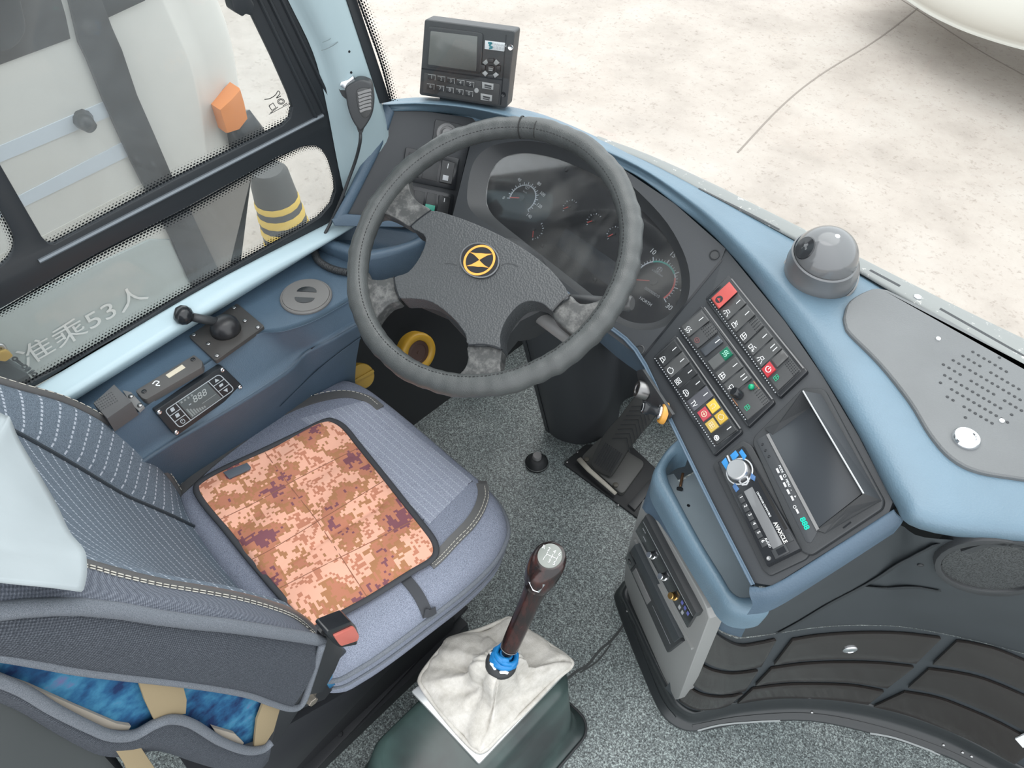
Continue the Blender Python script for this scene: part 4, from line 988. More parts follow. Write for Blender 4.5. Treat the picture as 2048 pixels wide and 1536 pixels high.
# ---- ignition key barrel and cigarette lighter on the apron
ap = Plane(PR.at(1340, 850), V((-.45, -.80, .15)))
t = thing('ignition_lock', 'chrome ignition lock barrel on a black plate below the switches', 'lock', ap.at(1290, 790))
slab('lock_plate', ap, rc([(1272, 742), (1284, 738), (1345, 830), (1322, 850), (1285, 805)], 3), .003, -.002, BLACK, t, .001)
m_ = MB(); m_.lathe(ap.at(1294, 783, 0), V((-.75, -.6, .28)), [(.0145, 0), (.0145, .016), (.013, .018), (.009, .018), (.008, .0165), (.0001, .0165)], 24); m_.build('lock_barrel', simple('dull_steel', (.22, .22, .22), .35, .9), t, 40)
m_ = MB(); o_ = ap.at(1294, 783, 0) + V((-.75, -.6, .28)).normalized() * .017; m_.box(o_, V((.0, .001, .001)), V((.0035, -.004, 0)), V((.0003, .0003, .001))); m_.build('key_slot', GLOSS, t)
t = thing('cigarette_lighter', 'black push lighter knob in an orange ringed socket below the switches', 'lighter', ap.at(1325, 826))
axl = V((-.80, -.55, .20)).normalized(); o_ = ap.at(1326, 826, .002)
m_ = MB(); m_.lathe(o_, axl, [(.0175, -.004), (.0175, 0), (.016, .004), (.0125, .005), (.0125, .002), (.0001, .002)], 26); m_.build('amber_ring', simple('amber_ring', (.62, .30, .05), .25), t, 40)
m_ = MB(); m_.lathe(o_ + axl * .003, axl, [(.0118, 0), (.0118, .005), (.0105, .006), (.0001, .006)], 22); m_.build('socket_sleeve', CHROME, t, 40)
m_ = MB(); m_.lathe(o_ + axl * .006, axl, [(.0075, 0), (.0075, .014), (.0105, .018), (.0105, .026), (.0085, .0275), (.0001, .0270)], 22); kb = m_.build('lighter_knob', GLOSS, t, 40)
m_ = MB(); u_ = axl.orthogonal().normalized(); w_ = axl.cross(u_); oo = o_ + axl * .0338
m_.stroke3([oo + (u_ * math.cos(a) + w_ * math.sin(a)) * .0062 for a in [i * .3 for i in range(12)]], axl, .0012); m_.build('lighter_symbol', WHITE, kb)

# =================================================================== CENTRE CONSOLE
K = thing('centre_console', 'blue and dark grey console block with open tray and curved brown panels', 'console', (-.05, .8, 0))
ro = [(1365, 872), (1342, 892), (1324, 915), (1310, 942), (1312, 966), (1332, 1003), (1382, 1091), (1434, 1176), (1449, 1202), (1472, 1221), (1505, 1227), (1535, 1220), (1542, 1206)]
ri_ = [(1382, 893), (1362, 900), (1344, 915), (1332, 936), (1334, 953), (1347, 984), (1400, 1082), (1444, 1153), (1460, 1180), (1480, 1195), (1507, 1194), (1522, 1189), (1530, 1180)]
zr = [.80, .768, .752, .748, .746, .746, .746, .746, .746, .748, .752, .764, .778]
A_ = [Z(x, y, z) for (x, y), z in zip(ro, zr)]; B2 = [Z(x, y, z) for (x, y), z in zip(ri_, zr)]
out_ = lambda a, b: (a - b).normalized()
rows = [[a + V((0, 0, -.05)) for a in A_], [a + V((0, 0, -.012)) + out_(a, b) * .003 for a, b in zip(A_, B2)], [a.lerp(b, .10) + V((0, 0, .002)) for a, b in zip(A_, B2)], [a.lerp(b, .6) + V((0, 0, .005)) for a, b in zip(A_, B2)], B2, [b + V((0, 0, -.008)) + out_(b, a) * .001 for a, b in zip(A_, B2)], [b + V((0, 0, -.052)) + out_(b, a) * .001 for a, b in zip(A_, B2)]]
loft('tray_rim', rows, BLUE, K, 3, 3)
TRAYM = M('tray_floor', (.42, .50, .54), .38); TRAYM.mottled(.06, 14); TRAYM = TRAYM.m
tf = [V((b.x, b.y, .702)) for b in B2]; 
tfl = [tf[-1] + V((-.02, .06, 0)), V((-.20, .76, .702)), V((-.265, .79, .702))]
m_ = MB(); tp = tf + tfl; m_.poly(tp, [v - V((0, 0, .01)) for v in tp]); TF = m_.build('tray_floor', TRAYM, K)
# upper body
tops = [(1304, 930), (1308, 946), (1330, 1003), (1380, 1091), (1432, 1176), (1449, 1203), (1474, 1222), (1507, 1226), (1550, 1200), (1662, 1132), (1785, 1052), (1850, 1075), (2048, 1088), (2300, 1110), (2800, 1165)]
tz = [.715, .715, .715, .715, .715, .715, .72, .73, .82, .875, .925, .945, .945, .945, .945]
bots = [(1275, 930), (1288, 1003), (1316, 1050), (1370, 1148), (1412, 1225), (1430, 1252), (1452, 1266), (1482, 1275), (1550, 1267), (1640, 1254), (1740, 1250), (1850, 1260), (2048, 1307), (2300, 1390), (2800, 1640)]
bz = [.62, .62, .62, .62, .60, .56, .52, .48, .44, .43, .43, .43, .43, .43, .43]
tp3 = [Z(x, y, z) for (x, y), z in zip(tops, tz)]; bt3 = [Z(x, y, z) for (x, y), z in zip(bots, bz)]
tp3[0] = tp3[1] + V((.03, .13, 0)); bt3[0] = bt3[1] + V((.03, .13, 0))
rows = [tp3, [a.lerp(b, .33) for a, b in zip(tp3, bt3)], [a.lerp(b, .66) for a, b in zip(tp3, bt3)], bt3]
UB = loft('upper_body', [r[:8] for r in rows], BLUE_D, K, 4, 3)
UB2 = loft('side_panel', [[v.lerp(v, 1) for v in r[7:]] for r in rows], DGREY, K, 5, 3)
# lower brown body
bb = [(1330, 1376), (1355, 1402), (1385, 1420), (1425, 1418), (1463, 1406), (1530, 1396), (1602, 1394), (1735, 1407), (1875, 1450), (2010, 1515), (2200, 1620), (2500, 1800)]
bt_ = [(1412, 1222), (1418, 1240), (1438, 1262), (1462, 1273), (1484, 1277), (1550, 1268), (1640, 1255), (1740, 1251), (1850, 1261), (2048, 1308), (2300, 1392), (2800, 1642)]
zt = [.60, .59, .54, .50, .47, .437, .43, .43, .43, .43, .43, .43]
g3 = [Z(x, y, .07) for x, y in bb]; h3 = [Z(x, y, z) for (x, y), z in zip(bt_, zt)]
cave = lambda a, b, t: a.lerp(b, t) + V((.010, .014, 0)) * (t * (1 - t) * 4)
LBd = loft('lower_body', [h3, [cave(a, b, .3) for a, b in zip(h3, g3)], [cave(a, b, .65) for a, b in zip(h3, g3)], g3], DGREY, K, 5, 4)
SL = Surf(LBd)
def panel(top, bot, label=None, mat=BROWN):
    o = SL.patch('brown_panel', top, bot, 4, .007, mat, K, .006); return o
panel([(1424, 1253), (1446, 1272), (1478, 1286), (1520, 1281), (1550, 1274)], [(1404, 1312), (1428, 1326), (1462, 1334), (1495, 1332), (1520, 1327)])
panel([(1400, 1322), (1428, 1336), (1460, 1342), (1490, 1340), (1514, 1336)], [(1384, 1362), (1408, 1376), (1436, 1382), (1464, 1381), (1488, 1376)])
panel([(1378, 1370), (1405, 1384), (1434, 1389), (1462, 1388), (1484, 1383)], [(1362, 1398), (1385, 1411), (1410, 1414), (1438, 1411), (1458, 1404)])
P1 = panel([(1582, 1275), (1640, 1266), (1720, 1261), (1800, 1262), (1882, 1271)], [(1545, 1324), (1610, 1315), (1680, 1312), (1760, 1314), (1832, 1321)])
panel([(1540, 1332), (1610, 1323), (1684, 1320), (1760, 1322), (1828, 1329)], [(1508, 1366), (1570, 1358), (1634, 1357), (1705, 1360), (1774, 1371)])
panel([(1503, 1373), (1570, 1365), (1634, 1364), (1705, 1367), (1768, 1378)], [(1472, 1402), (1535, 1393), (1602, 1391), (1670, 1395), (1736, 1404)])
panel([(1912, 1277), (1960, 1284), (2010, 1300), (2070, 1326), (2112, 1346)], [(1864, 1323), (1915, 1330), (1969, 1343), (2040, 1372), (2120, 1410)])
panel([(1856, 1333), (1915, 1341), (1969, 1354), (2040, 1383), (2110, 1418)], [(1815, 1370), (1880, 1383), (1938, 1403), (2010, 1436), (2090, 1478)])
panel([(1808, 1379), (1870, 1390), (1922, 1408), (2000, 1442), (2080, 1486)], [(1746, 1408), (1810, 1424), (1875, 1447), (1950, 1480), (2030, 1524)])
p = SL.at(1698, 1291, .006); n_ = SL.nrm(1698, 1291); m_ = MB(); m_.lathe(p, n_, [(.014, 0), (.014, .003), (.012, .005), (.008, .0055), (.0075, .0045), (.0001, .0045)], 24); m_.build('panel_lock', CHROME, K, 40)
SU = Surf(UB2, UB)
SU.stroke('panel_groove', [[(1556, 1264), (1600, 1240), (1660, 1204), (1732, 1166), (1800, 1125), (1872, 1085)], [(1728, 1170), (1775, 1174), (1830, 1172), (1878, 1180)]], .011, .0028, simple('groove_black', (.022, .026, .030), .5), K)
p = SL.at(2036, 1480, .009)
if p: slab('white_tag', Plane(p, SL.nrm(2036, 1480)), [(2030, 1478), (2052, 1468), (2066, 1484), (2046, 1496)], .001, -.003, WHITE, K, 0)
# loudspeaker in the side panel
pc = SU.at(1975, 1140); pn = SU.nrm(1975, 1140)
LS = thing('door_speaker', 'oval mesh loudspeaker set into the dark side panel below the lid', 'speaker', pc)
PS = Plane(pc, pn)
oval = lambda cx, cy, a, b, r, n=28: [(cx + a * math.cos(t) * math.cos(r) - b * math.sin(t) * math.sin(r), cy + a * math.cos(t) * math.sin(r) + b * math.sin(t) * math.cos(r)) for t in [i / n * 6.2832 for i in range(n)]]
plate('speaker_ring', PS, [oval(1990, 1138, 122, 56, .05), oval(1990, 1138, 108, 47, .05)], .010, -.01, BLACK, LS, .002)
mesh_m = M('speaker_mesh', (.03, .033, .035), .45); q = mesh_m.vor(420); mesh_m.color(mesh_m.ramp(q, [(.25, (.006, .006, .006)), (.5, (.055, .06, .062))])); mesh_m.bump(q, .6, .001)
slab('speaker_mesh', PS, oval(1990, 1138, 109, 48, .05), .006, -.004, mesh_m.m, LS, .002)
m_ = MB(); m_.stroke(PS, sp2([(1930, 1105), (1975, 1092), (2040, 1090), (2080, 1098)]), .012, .010, .004); m_.build('speaker_bar', BLACK, LS)
m_ = MB(); m_.lathe(SU.at(1841, 1129, .0), pn, [(.0045, 0), (.004, .002), (.0001, .002)], 12); m_.build('panel_screw', BLACK, K, True)
# rubber plinth trim
f0 = [(1248, 1161), (1230, 1187), (1231, 1205), (1252, 1265), (1278, 1330), (1308, 1400), (1330, 1436), (1362, 1458), (1400, 1462), (1495, 1446), (1621, 1442), (1748, 1468), (1875, 1506), (1945, 1538), (2150, 1640), (2450, 1820)]
f1 = [(1256, 1165), (1246, 1187), (1256, 1212), (1280, 1262), (1312, 1330), (1340, 1384), (1356, 1408), (1380, 1424), (1402, 1424), (1480, 1404), (1604, 1395), (1736, 1408), (1875, 1450), (2008, 1516), (2200, 1622), (2500, 1802)]
rows = [[Z(x, y, 0) for x, y in f0], [Z(x, y, .008) for x, y in f0], [Z(a * .75 + c * .25, b * .75 + d * .25, .016) for (a, b), (c, d) in zip(f0, f1)], [Z(a * .4 + c * .6, b * .4 + d * .6, .03) for (a, b), (c, d) in zip(f0, f1)], [Z(x, y, .072) for x, y in f1], [Z(x, y, .072) + V((.01, .02, -.01)) for x, y in f1]]
SKIRTM = plastic('skirting_rubber', (.026, .030, .032), .32, 300, .1)
SK = loft('plinth_trim', rows, SKIRTM, K, 4, 3); SS = Surf(SK)
SS.stroke('trim_rib', [[(1385, 1452), (1490, 1434), (1621, 1429), (1746, 1452), (1872, 1493), (1975, 1540)], [(1246, 1205), (1290, 1320), (1322, 1398), (1350, 1436)]], .006, .002, SKIRTM, K)
for x, y in ((1254, 1222), (1624, 1425), (1887, 1490), (1925, 1505), (1943, 1513)):
    p = SS.at(x, y, 0)
    if p: m_ = MB(); m_.lathe(p, SS.nrm(x, y), [(.0035, 0), (.003, .0015), (.0001, .002)], 10); m_.build('trim_screw', STEEL, K, True)
SS.stroke('sealant', [[(1395, 1461), (1440, 1450), (1500, 1444), (1560, 1441)], [(1740, 1466), (1790, 1476), (1850, 1497), (1900, 1517)]], .004, .001, simple('sealant_grey', (.25, .27, .27), .3), K)
# silver amplifier face on the driver side
PD = p3(Z(1250, 1190, .0), Z(1352, 1425, 0), Z(1410, 1236, .61))
slab('device_face', PD, sp2([(1284, 1000), (1294, 1012), (1346, 1096), (1405, 1200), (1418, 1238)], 3) + [(1358, 1398), (1350, 1400), (1322, 1342), (1262, 1206), (1248, 1158), (1252, 1110), (1268, 1052)], .006, -.02, SILVER, K, .004, 3)
AM = thing('amplifier', 'black amplifier with two chrome knobs and a brass knob in the silver panel', 'amplifier', PD.at(1330, 1145))
QA = Quad(PD, (1290, 1030), (1392, 1226), (1374, 1256), (1270, 1062))
qslab('amplifier_body', QA, 0, 1, .30, 1, .012, 0, GLOSS, AM, .002); qslab('amplifier_hood', QA, .0, 1.0, .0, .32, .018, 0, BLACK, AM, .003)
m_ = MB(); m_.stroke(PD, [QA.px(.02, .30), QA.px(.98, .30)], .0015, .0185); m_.build('hood_edge', GREYPRINT, AM)
for u, mt, sub in ((.30, CHROME, 'chrome volume knob'), (.52, CHROME, None), (.72, BRASS, 'brass volume knob')):
    m_ = MB(); m_.lathe(QA.at(u, .70, .012), PD.n + V((0, 0, .9)), [(.0075, 0), (.0075, .003), (.0060, .004), (.0060, .013), (.0050, .014), (.0001, .014)], 18); o = m_.build('amplifier_knob', mt, AM, 40)
    if sub: tag(o, sub)
BP = simple('blue_led', (.12, .14, .45), .4)
for i in range(5):
    u, v = .80 + (i % 3) * .055, .45 + (i // 3) * .3; qslab('push_button', QA, u, u + .03, v, v + .14, .0130, .005, BP if i < 3 else GREYPRINT, AM, .0005)
for u, v, s_ in ((.08, .5, 'AMP'), (.13, .72, 'MIC')): text('lettering', s_, PD, QA.px(u, v), V(QA.px(1, .6)) - V(QA.px(0, .6)), .007, GREYPRINT, AM, .0125)
DV = thing('disc_player', 'black disc player with silver flap low in the silver panel', 'disc player', PD.at(1305, 1200))
QV = Quad(PD, (1268, 1090), (1362, 1284), (1334, 1306), (1249, 1116))
qslab('player_body', QV, 0, 1, .0, 1, .014, 0, BLACK, DV, .004); qslab('player_top', QV, .0, .96, .0, .42, .018, 0, DGREY, DV, .003)
qslab('silver_flap', QV, .16, .50, .62, .92, .0160, .005, PLASTGREY, DV, .001); qslab('round_end', QV, .0, .13, .50, 1.0, .0165, .005, GLOSS, DV, .002)
m_ = MB(); o = QV.at(.07, .78, .0165); m_.lathe(o, PD.n, [(.007, 0), (.006, .002), (.0001, .002)], 16); m_.build('jog_dial', ROCK_D, DV, 40)
m_ = MB(); m_.stroke(PD, [QV.px(.55, .62), QV.px(.95, .62)], .0012, .0147); m_.build('tray_line', GREYPRINT, DV)
m_ = MB(); m_.stroke(PD, [(1268, 1082), (1330, 1200), (1382, 1298)], .006, .011, .006); m_.build('silver_lip', SILVER, K)
# screw lying in the tray
t = thing('loose_screw', 'long dark tipped brass wood screw lying in the blue tray', 'screw', Z(1362, 965, .703))
a = Z(1366, 946, .706); b = Z(1360, 976, .706); ax = (b - a)
prof = [(.0003, 0)]; L_s = ax.length
for i in range(12): prof += [(.0026, L_s * (i + .6) / 14), (.0018, L_s * (i + 1.1) / 14)]
m_ = MB(); m_.lathe(a, ax, prof + [(.0018, L_s)], 10); m_.build('threaded_shank', simple('brown_brass', (.28, .16, .09), .4, .6), t, True)
m_ = MB(); m_.lathe(a, ax, [(.002, L_s * .97), (.0055, L_s * 1.04), (.0052, L_s * 1.10), (.0001, L_s * 1.11)], 12); m_.build('screw_head', GLOSS, t, 40)
m_ = MB(); m_.lathe(Z(1377, 1011, .702), (0, 0, 1), [(.003, 0), (.0015, .001), (.0001, .001)], 6); tag(m_.build('debris_flake', GLOSS), 'tiny black plastic flake on the blue tray floor', 'debris')

# =================================================================== LEFT SIDE CONSOLE
SCN = thing('side_console', 'blue moulded armrest console along the left wall', 'console', (-1.08, .4, 0))
c0 = [(-120, 958), (133, 808), (300, 705), (460, 605), (560, 543), (629, 501), (700, 457)]
c1 = [(-20, 1010), (250, 842), (376, 752), (505, 672), (566, 662), (630, 640), (712, 594)]
c2 = [(90, 1066), (318, 908), (460, 824), (575, 750), (612, 712), (655, 690), (725, 650)]
z0 = [.745] * 7; z1 = [.745] * 7; z2 = [.645, .645, .65, .65, .66, .68, .69]
R0 = [Z(x, y, z) for (x, y), z in zip(c0, z0)]; R1 = [Z(x, y, z) for (x, y), z in zip(c1, z1)]; R2 = [Z(x, y, z) for (x, y), z in zip(c2, z2)]
m01 = [a.lerp(b, .92) for a, b in zip(R0, R1)]
m12 = [b.lerp(c, .12) for b, c in zip(R1, R2)]; m12b = [b.lerp(c, .9) for b, c in zip(R1, R2)]
R3 = [V((min(v.x - .02, -1.03), v.y + .01, .45)) for v in R2]; R4 = [V((-1.06, v.y + .02, .2)) for v in R2]; R5 = [V((-1.06, v.y + .02, 0)) for v in R2]
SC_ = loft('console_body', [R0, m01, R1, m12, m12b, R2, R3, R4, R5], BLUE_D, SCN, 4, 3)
SSC = Surf(SC_)
SSC.stroke('side_ledge', [[(560, 812), (640, 735), (720, 674), (760, 652)]], .006, .003, BLUE_D, SCN)
CT = PZ(.7475)
t = thing('demister_vent', 'round grey vent with two half moon slots on the side console', 'vent', CT.at(612, 592))
m_ = MB(); o = CT.at(612, 592, .001); m_.lathe(o, (0, 0, 1), [(.049, -.006), (.049, 0), (.047, .002), (.045, .002), (.0445, .001), (.044, .003), (.0001, .003)], 40); m_.build('vent_disc', simple('worn_grey_plastic', (.17, .165, .16), .5), t, 40)
for s_ in (1, -1):
    pts = []
    c = V(o) + V((0, 0, .0032)); d1 = V((.75, .66, 0)).normalized(); d2 = V((-.66, .75, 0)).normalized() * s_
    arc = [c + d2 * .008 + d1 * .019 * math.cos(a) + d2 * .015 * math.sin(a) for a in [i / 10 * math.pi for i in range(11)]]
    m_ = MB(); m_.poly([v + V((0, 0, .0006)) for v in arc], [v - V((0, 0, .004)) for v in arc]); m_.build('half_moon_slot', GLOSS, t)
t = thing('parking_brake', 'black parking brake valve lever on a square steel plate', 'brake lever', CT.at(450, 660))
slab('brake_plate', CT, rc([(474, 606), (529, 652), (431, 722), (377, 672)], 4), .004, -.004, plastic('dark_plate', (.055, .052, .05), .4, 300, .1), t, .001)
for x, y in ((468, 616), (516, 655), (434, 712), (388, 670), (490, 642), (417, 688)):
    m_ = MB(); m_.lathe(CT.at(x, y, .004), (0, 0, 1), [(.0042, 0), (.0038, .002), (.0012, .0024), (.0001, .0014)], 12); m_.build('plate_screw', STEEL, t, True)
o = CT.at(452, 660, .004); m_ = MB(); m_.lathe(o, (.1, 0, 1), [(.027, 0), (.0265, .008), (.024, .017), (.016, .025), (.007, .028), (.0001, .0285)], 26); m_.build('valve_dome', plastic('dome_black', (.022, .022, .024), .3, 300, .1), t, True)
a = o + V((-.006, -.005, .018)); b = PX(-1.078).at(370, 631); m_ = MB(); m_.tube([a, a.lerp(b, .5), a.lerp(b, .85)], lambda q: .0085 - .001 * q, 14); m_.build('lever_arm', BLACK, t, True)
d = (b - a).normalized(); m_ = MB(); m_.lathe(a + d * ((b - a).length * .80), d, [(.009, 0), (.015, .006), (.0175, .014), (.0165, .022), (.011, .0285), (.0001, .0305)], 22); m_.build('lever_knob', GLOSS, t, True)
t = thing('mode_slide_plate', 'narrow dark slide switch plate with a beige strip label', 'switch', CT.at(338, 755))
slab('slide_body', CT, rc([(388, 709), (405, 722), (404, 734), (292, 799), (284, 796), (270, 781)], 3), .010, -.004, plastic('slate_plate', (.085, .082, .080), .45, 500, .1), t, .002)
slab('strip_label', CT, [(364, 729), (371, 735), (338, 756), (331, 750)], .0106, .008, simple('beige_label', (.62, .56, .44), .6), t, 0)
m_ = MB(); m_.stroke(CT, sp2([(305, 768), (311, 762), (318, 764), (312, 770), (320, 771)]), .002, .0104); m_.build('arrow_print', WHITE, t)
for x, y in ((386, 719), (288, 783)):
    m_ = MB(); m_.lathe(CT.at(x, y, .010), (0, 0, 1), [(.0045, 0), (.004, .001), (.0001, .0003)], 12); m_.build('fixing_screw', GLOSS, t, True)
t = thing('buzzer_box', 'small dark slotted buzzer box beside the backrest on the side console', 'speaker', CT.at(235, 800))
slab('buzzer_case', PZ(.742), [(228, 768), (263, 803), (214, 837), (186, 806)], .034, 0, plastic('buzzer_case', (.085, .085, .087), .45, 700, .1), t, .002)
m_ = MB()
for i in range(8):
    for j in range(5): m_.lathe(PZ(.742).at(190 + i * 4.6 - j * 0 + j * 3, 803 - i * 2.6 + j * 4.2, .0342), (0, 0, 1), [(.0011, 0), (.001, .0003), (.0001, .0003)], 5)
tag(m_.build('sound_holes', GLOSS, t), kind='stuff')
slab('fixing_tab', CT, [(245, 780), (262, 784), (288, 812), (278, 822), (262, 808)], .003, -.002, PLASTGREY, t, .0006)
for x, y in ((262, 793), (280, 811)):
    m_ = MB(); m_.lathe(CT.at(x, y, .003), (0, 0, 1), [(.0045, 0), (.004, .002), (.0001, .0025)], 10); m_.build('tab_screw', STEEL, t, True)
# climate controller on the sloping facet
pa, pb_, pc_ = SSC.at(315, 815), SSC.at(440, 738), SSC.at(356, 862)
PC = p3(pa, pb_, pc_).off(.006)
t = thing('climate_controller', 'black climate control panel with grey display and outlined keys', 'control panel', PC.at(398, 800))
QC = Quad(PC, (309, 822), (445, 732), (489, 775), (352, 873))
qslab('controller_plate', QC, 0, 1, 0, 1, .005, -.012, plastic('controller_black', (.020, .024, .028), .35, 500, .1), t, .001, 5)
for u, v in ((.035, .10), (.965, .10), (.965, .90), (.035, .90)):
    m_ = MB(); m_.lathe(QC.at(u, v, .005), PC.n, [(.0048, 0), (.0042, .0022), (.0015, .0026), (.0001, .001)], 12); m_.build('corner_screw', CHROME, t, True)
OUTL = simple('outline_print', (.45, .50, .53), .5); m_ = MB()
rr = rc([QC.px(.10, .16), QC.px(.90, .16), QC.px(.90, .86), QC.px(.10, .86)], 8)
m_.stroke(PC, rr, .0016, .0053, .0002, True)
for l in ([(.26, .16), (.26, .86)], [(.74, .16), (.74, .86)], [(.10, .39), (.26, .39)], [(.10, .62), (.26, .62)], [(.74, .39), (.90, .39)], [(.74, .62), (.90, .62)]): m_.stroke(PC, [QC.px(*q) for q in l], .0014, .0053, .0002)
m_.build('key_outline', OUTL, t)
qslab('display', QC, .285, .715, .18, .84, .0056, .003, simple('lcd_grey', (.10, .12, .125), .2), t, 0)
text('display_digits', '888', PC, QC.px(.535, .40), V(QC.px(1, .4)) - V(QC.px(0, .4)), .019, simple('lcd_ink', (.38, .42, .42), .5), t, .0058, shear=.15)
text('display_digits', '-', PC, QC.px(.385, .42), V(QC.px(1, .4)) - V(QC.px(0, .4)), .018, OUTL, t, .0058)
m_ = MB()
for i in range(7): m_.stroke(PC, [QC.px(.315 + i * .03, .80), QC.px(.315 + i * .03, .74 - .24 * (1 - i / 7) ** 2)], .0028, .0058, .0002)
m_.stroke(PC, [QC.px(.50, .64), QC.px(.70, .64)], .001, .0058)
for i in range(4): m_.stroke(PC, [QC.px(.31 + i * .05, .24), QC.px(.335 + i * .05, .24)], .004, .0058)
m_.build('display_symbols', simple('lcd_faint', (.24, .27, .27), .5), t)
for (u, v, sh) in ((.82, .27, 'up'), (.82, .50, 'bar'), (.82, .74, 'dn'), (.18, .27, 'sq'), (.18, .50, 'sq'), (.18, .74, 'pw')):
    m_ = MB()
    if sh in ('up', 'dn'):
        s_ = 1 if sh == 'up' else -1; m_.poly([QC.at(u - .03, v + .06 * s_, .0056), QC.at(u + .03, v + .06 * s_, .0056), QC.at(u, v - .06 * s_, .0056)][::s_], [QC.at(u - .03, v + .06 * s_, .005), QC.at(u + .03, v + .06 * s_, .005), QC.at(u, v - .06 * s_, .005)][::s_])
    elif sh == 'pw': m_.stroke(PC, [QC.px(u + .025 * math.sin(a), v - .07 * math.cos(a)) for a in [.5 + i * .53 for i in range(11)]], .0012, .0056); m_.stroke(PC, [QC.px(u, v), QC.px(u, v - .08)], .0012, .0056)
    else: m_.stroke(PC, [QC.px(u - .025, v), QC.px(u + .025, v)], .005 if sh == 'bar' else .0075, .0056)
    m_.build('key_symbol', OUTL, t)
# blue pocket below the left fascia
t = thing('door_pocket', 'blue moulded storage pocket below the left fascia', 'tray', Z(740, 520, .68))
po = [(632, 478), (634, 464), (652, 446), (700, 446), (770, 450), (842, 462), (848, 480), (800, 500), (748, 512), (725, 512), (680, 498)]
pi_ = [(650, 474), (652, 462), (664, 455), (705, 456), (770, 460), (828, 470), (832, 476), (796, 489), (750, 498), (728, 498), (690, 486)]
zA = .775; pA = [Z(x, y, zA) for x, y in sp2(po, 4, True)]; pB = [Z(x, y, zA) for x, y in sp2(pi_, 4, True)]; ctr = sum(pA, V()) / len(pA)
low = [ctr + (v - ctr) * .92 + V((0, .01, -.10)) for v in pA]; lowi = [ctr + (v - ctr) * .95 + V((0, .0, -.03)) for v in pB]
edg = [v + V((0, 0, -.008)) + (v - ctr).normalized() * .002 for v in pA]
rings = [[ctr + V((0, .01, -.10))] * len(pA), low, edg, pA, [a.lerp(b, .5) + V((0, 0, .003)) for a, b in zip(pA, pB)], pB, lowi, [ctr + V((0, 0, -.031))] * len(pA)]
m_ = MB(); n = len(pA)
for i in range(len(rings) - 1): m_.add(rings[i] + rings[i + 1], [[k, (k + 1) % n, n + (k + 1) % n, n + k] for k in range(n)])
m_.build('pocket_shell', BLUE_D, t, True)
# coiled cable
t0 = [(628, 488), (630, 505), (636, 520), (652, 532), (672, 540), (695, 545)]
pth = spline([Z(x, y, .752) for x, y in t0], 16); m_ = MB(); co_ = []
for i, p in enumerate(pth):
    d = (pth[min(i + 1, len(pth) - 1)] - pth[max(i - 1, 0)]).normalized(); u = d.cross(V((0, 0, 1))).normalized(); w_ = u.cross(d)
    for k in range(4):
        a = (i * 4 + k) / 5.2 * 6.2832 / 1.35; co_.append(p + d * k * .0008 + (u * math.cos(a) + w_ * math.sin(a)) * .0062)
m_.tube(co_, .0019, 5); tag(m_.build('coiled_cable', BLACK, None, True), 'black coiled microphone cable beside the blue pocket', 'cable')
# yellow valves low on the left side
PV = PX(-1.045)
t = thing('yellow_ring_valve', 'yellow ringed round valve cover with brown centre behind the steering wheel', 'valve', PV.at(834, 702))
axv = V((1, -.05, .38)).normalized(); o = PV.at(834, 704)
m_ = MB(); m_.lathe(o, axv, [(.048, -.02), (.050, 0), (.049, .008), (.045, .012), (.033, .011), (.030, .004)], 32, False); m_.build('yellow_ring', simple('yellow_plastic', (.52, .30, .03), .4), t, True)
m_ = MB(); m_.lathe(o, axv, [(.031, 0), (.030, .006), (.022, .007), (.021, .005), (.004, .005), (.003, .007), (.0001, .007)], 28); m_.build('brown_centre', simple('brown_plastic', (.075, .04, .03), .4), t, 40)
t = thing('screw_plug', 'plain yellow screw cap low beside the seat cushion', 'cap', PV.at(722, 752))
o = PV.at(722, 752, -.005); m_ = MB(); m_.lathe(o, V((1, -.1, .75)), [(.030, -.02), (.030, .006), (.028, .010), (.0001, .010)], 28); m_.build('cap_disc', simple('ochre_plastic', (.40, .25, .03), .4), t, 40)
m_ = MB(); axc = V((1, -.1, .75)).normalized(); m_.box(o + axc * .012, axc * .004, axc.cross(V((0, 0, 1))).normalized() * .028, axc.cross(axc.cross(V((0, 0, 1)))).normalized() * .003); m_.build('cap_grip', simple('ochre_plastic2', (.40, .25, .03), .4), t, 40)
m_ = MB(); m_.lathe(PV.at(692, 714), (1, 0, .3), [(.016, -.01), (.016, .006), (.01, .008), (.0001, .008)], 16); tag(m_.build('dark_plug', BLACK, None, 40), 'small dark round plug above the yellow cap', 'plug')

# =================================================================== STEERING WHEEL AND COLUMN
WC = V((-.681, .670, .975)); WN = V((.043, -.4634, .8853)).normalized(); WR = .225; wr_ = .0178
WPL = Plane(WC, WN)
wu = V((1, 0, 0)) - WN * WN.x; wu.normalize(); wv = WN.cross(wu)
SW = thing('steering_wheel', 'large black four spoke steering wheel with wrapped rim and orange emblem', 'steering wheel', WC - WN * .06)
def rimpt(t, a, r=None):
    c = wu * math.cos(t) + wv * math.sin(t)
    return WC + c * WR + (c * math.cos(a) + WN * math.sin(a)) * (wr_ if r is None else r)
NT, NA = 240, 20; vs = []
for i in range(NT):
    t = i / NT * 2 * math.pi
    tt = (t + .7) % (2 * math.pi)
    grip = 1.0 if (tt < 1.5) else .35                       # finger grips at the lower right
    for k in range(NA):
        a = k / NA * 2 * math.pi
        lump = .06 * math.sin(t * 46) * grip * max(0, math.cos(a - .3)) + .05 * math.sin(t * 17 + 1.3) * max(0, math.cos(a - .2)) + .02 * math.sin(t * 61)
        vs.append(rimpt(t, a, wr_ * (1 + lump)))
fs = [[i * NA + k, i * NA + (k + 1) % NA, ((i + 1) % NT) * NA + (k + 1) % NA, ((i + 1) % NT) * NA + k] for i in range(NT) for k in range(NA)]
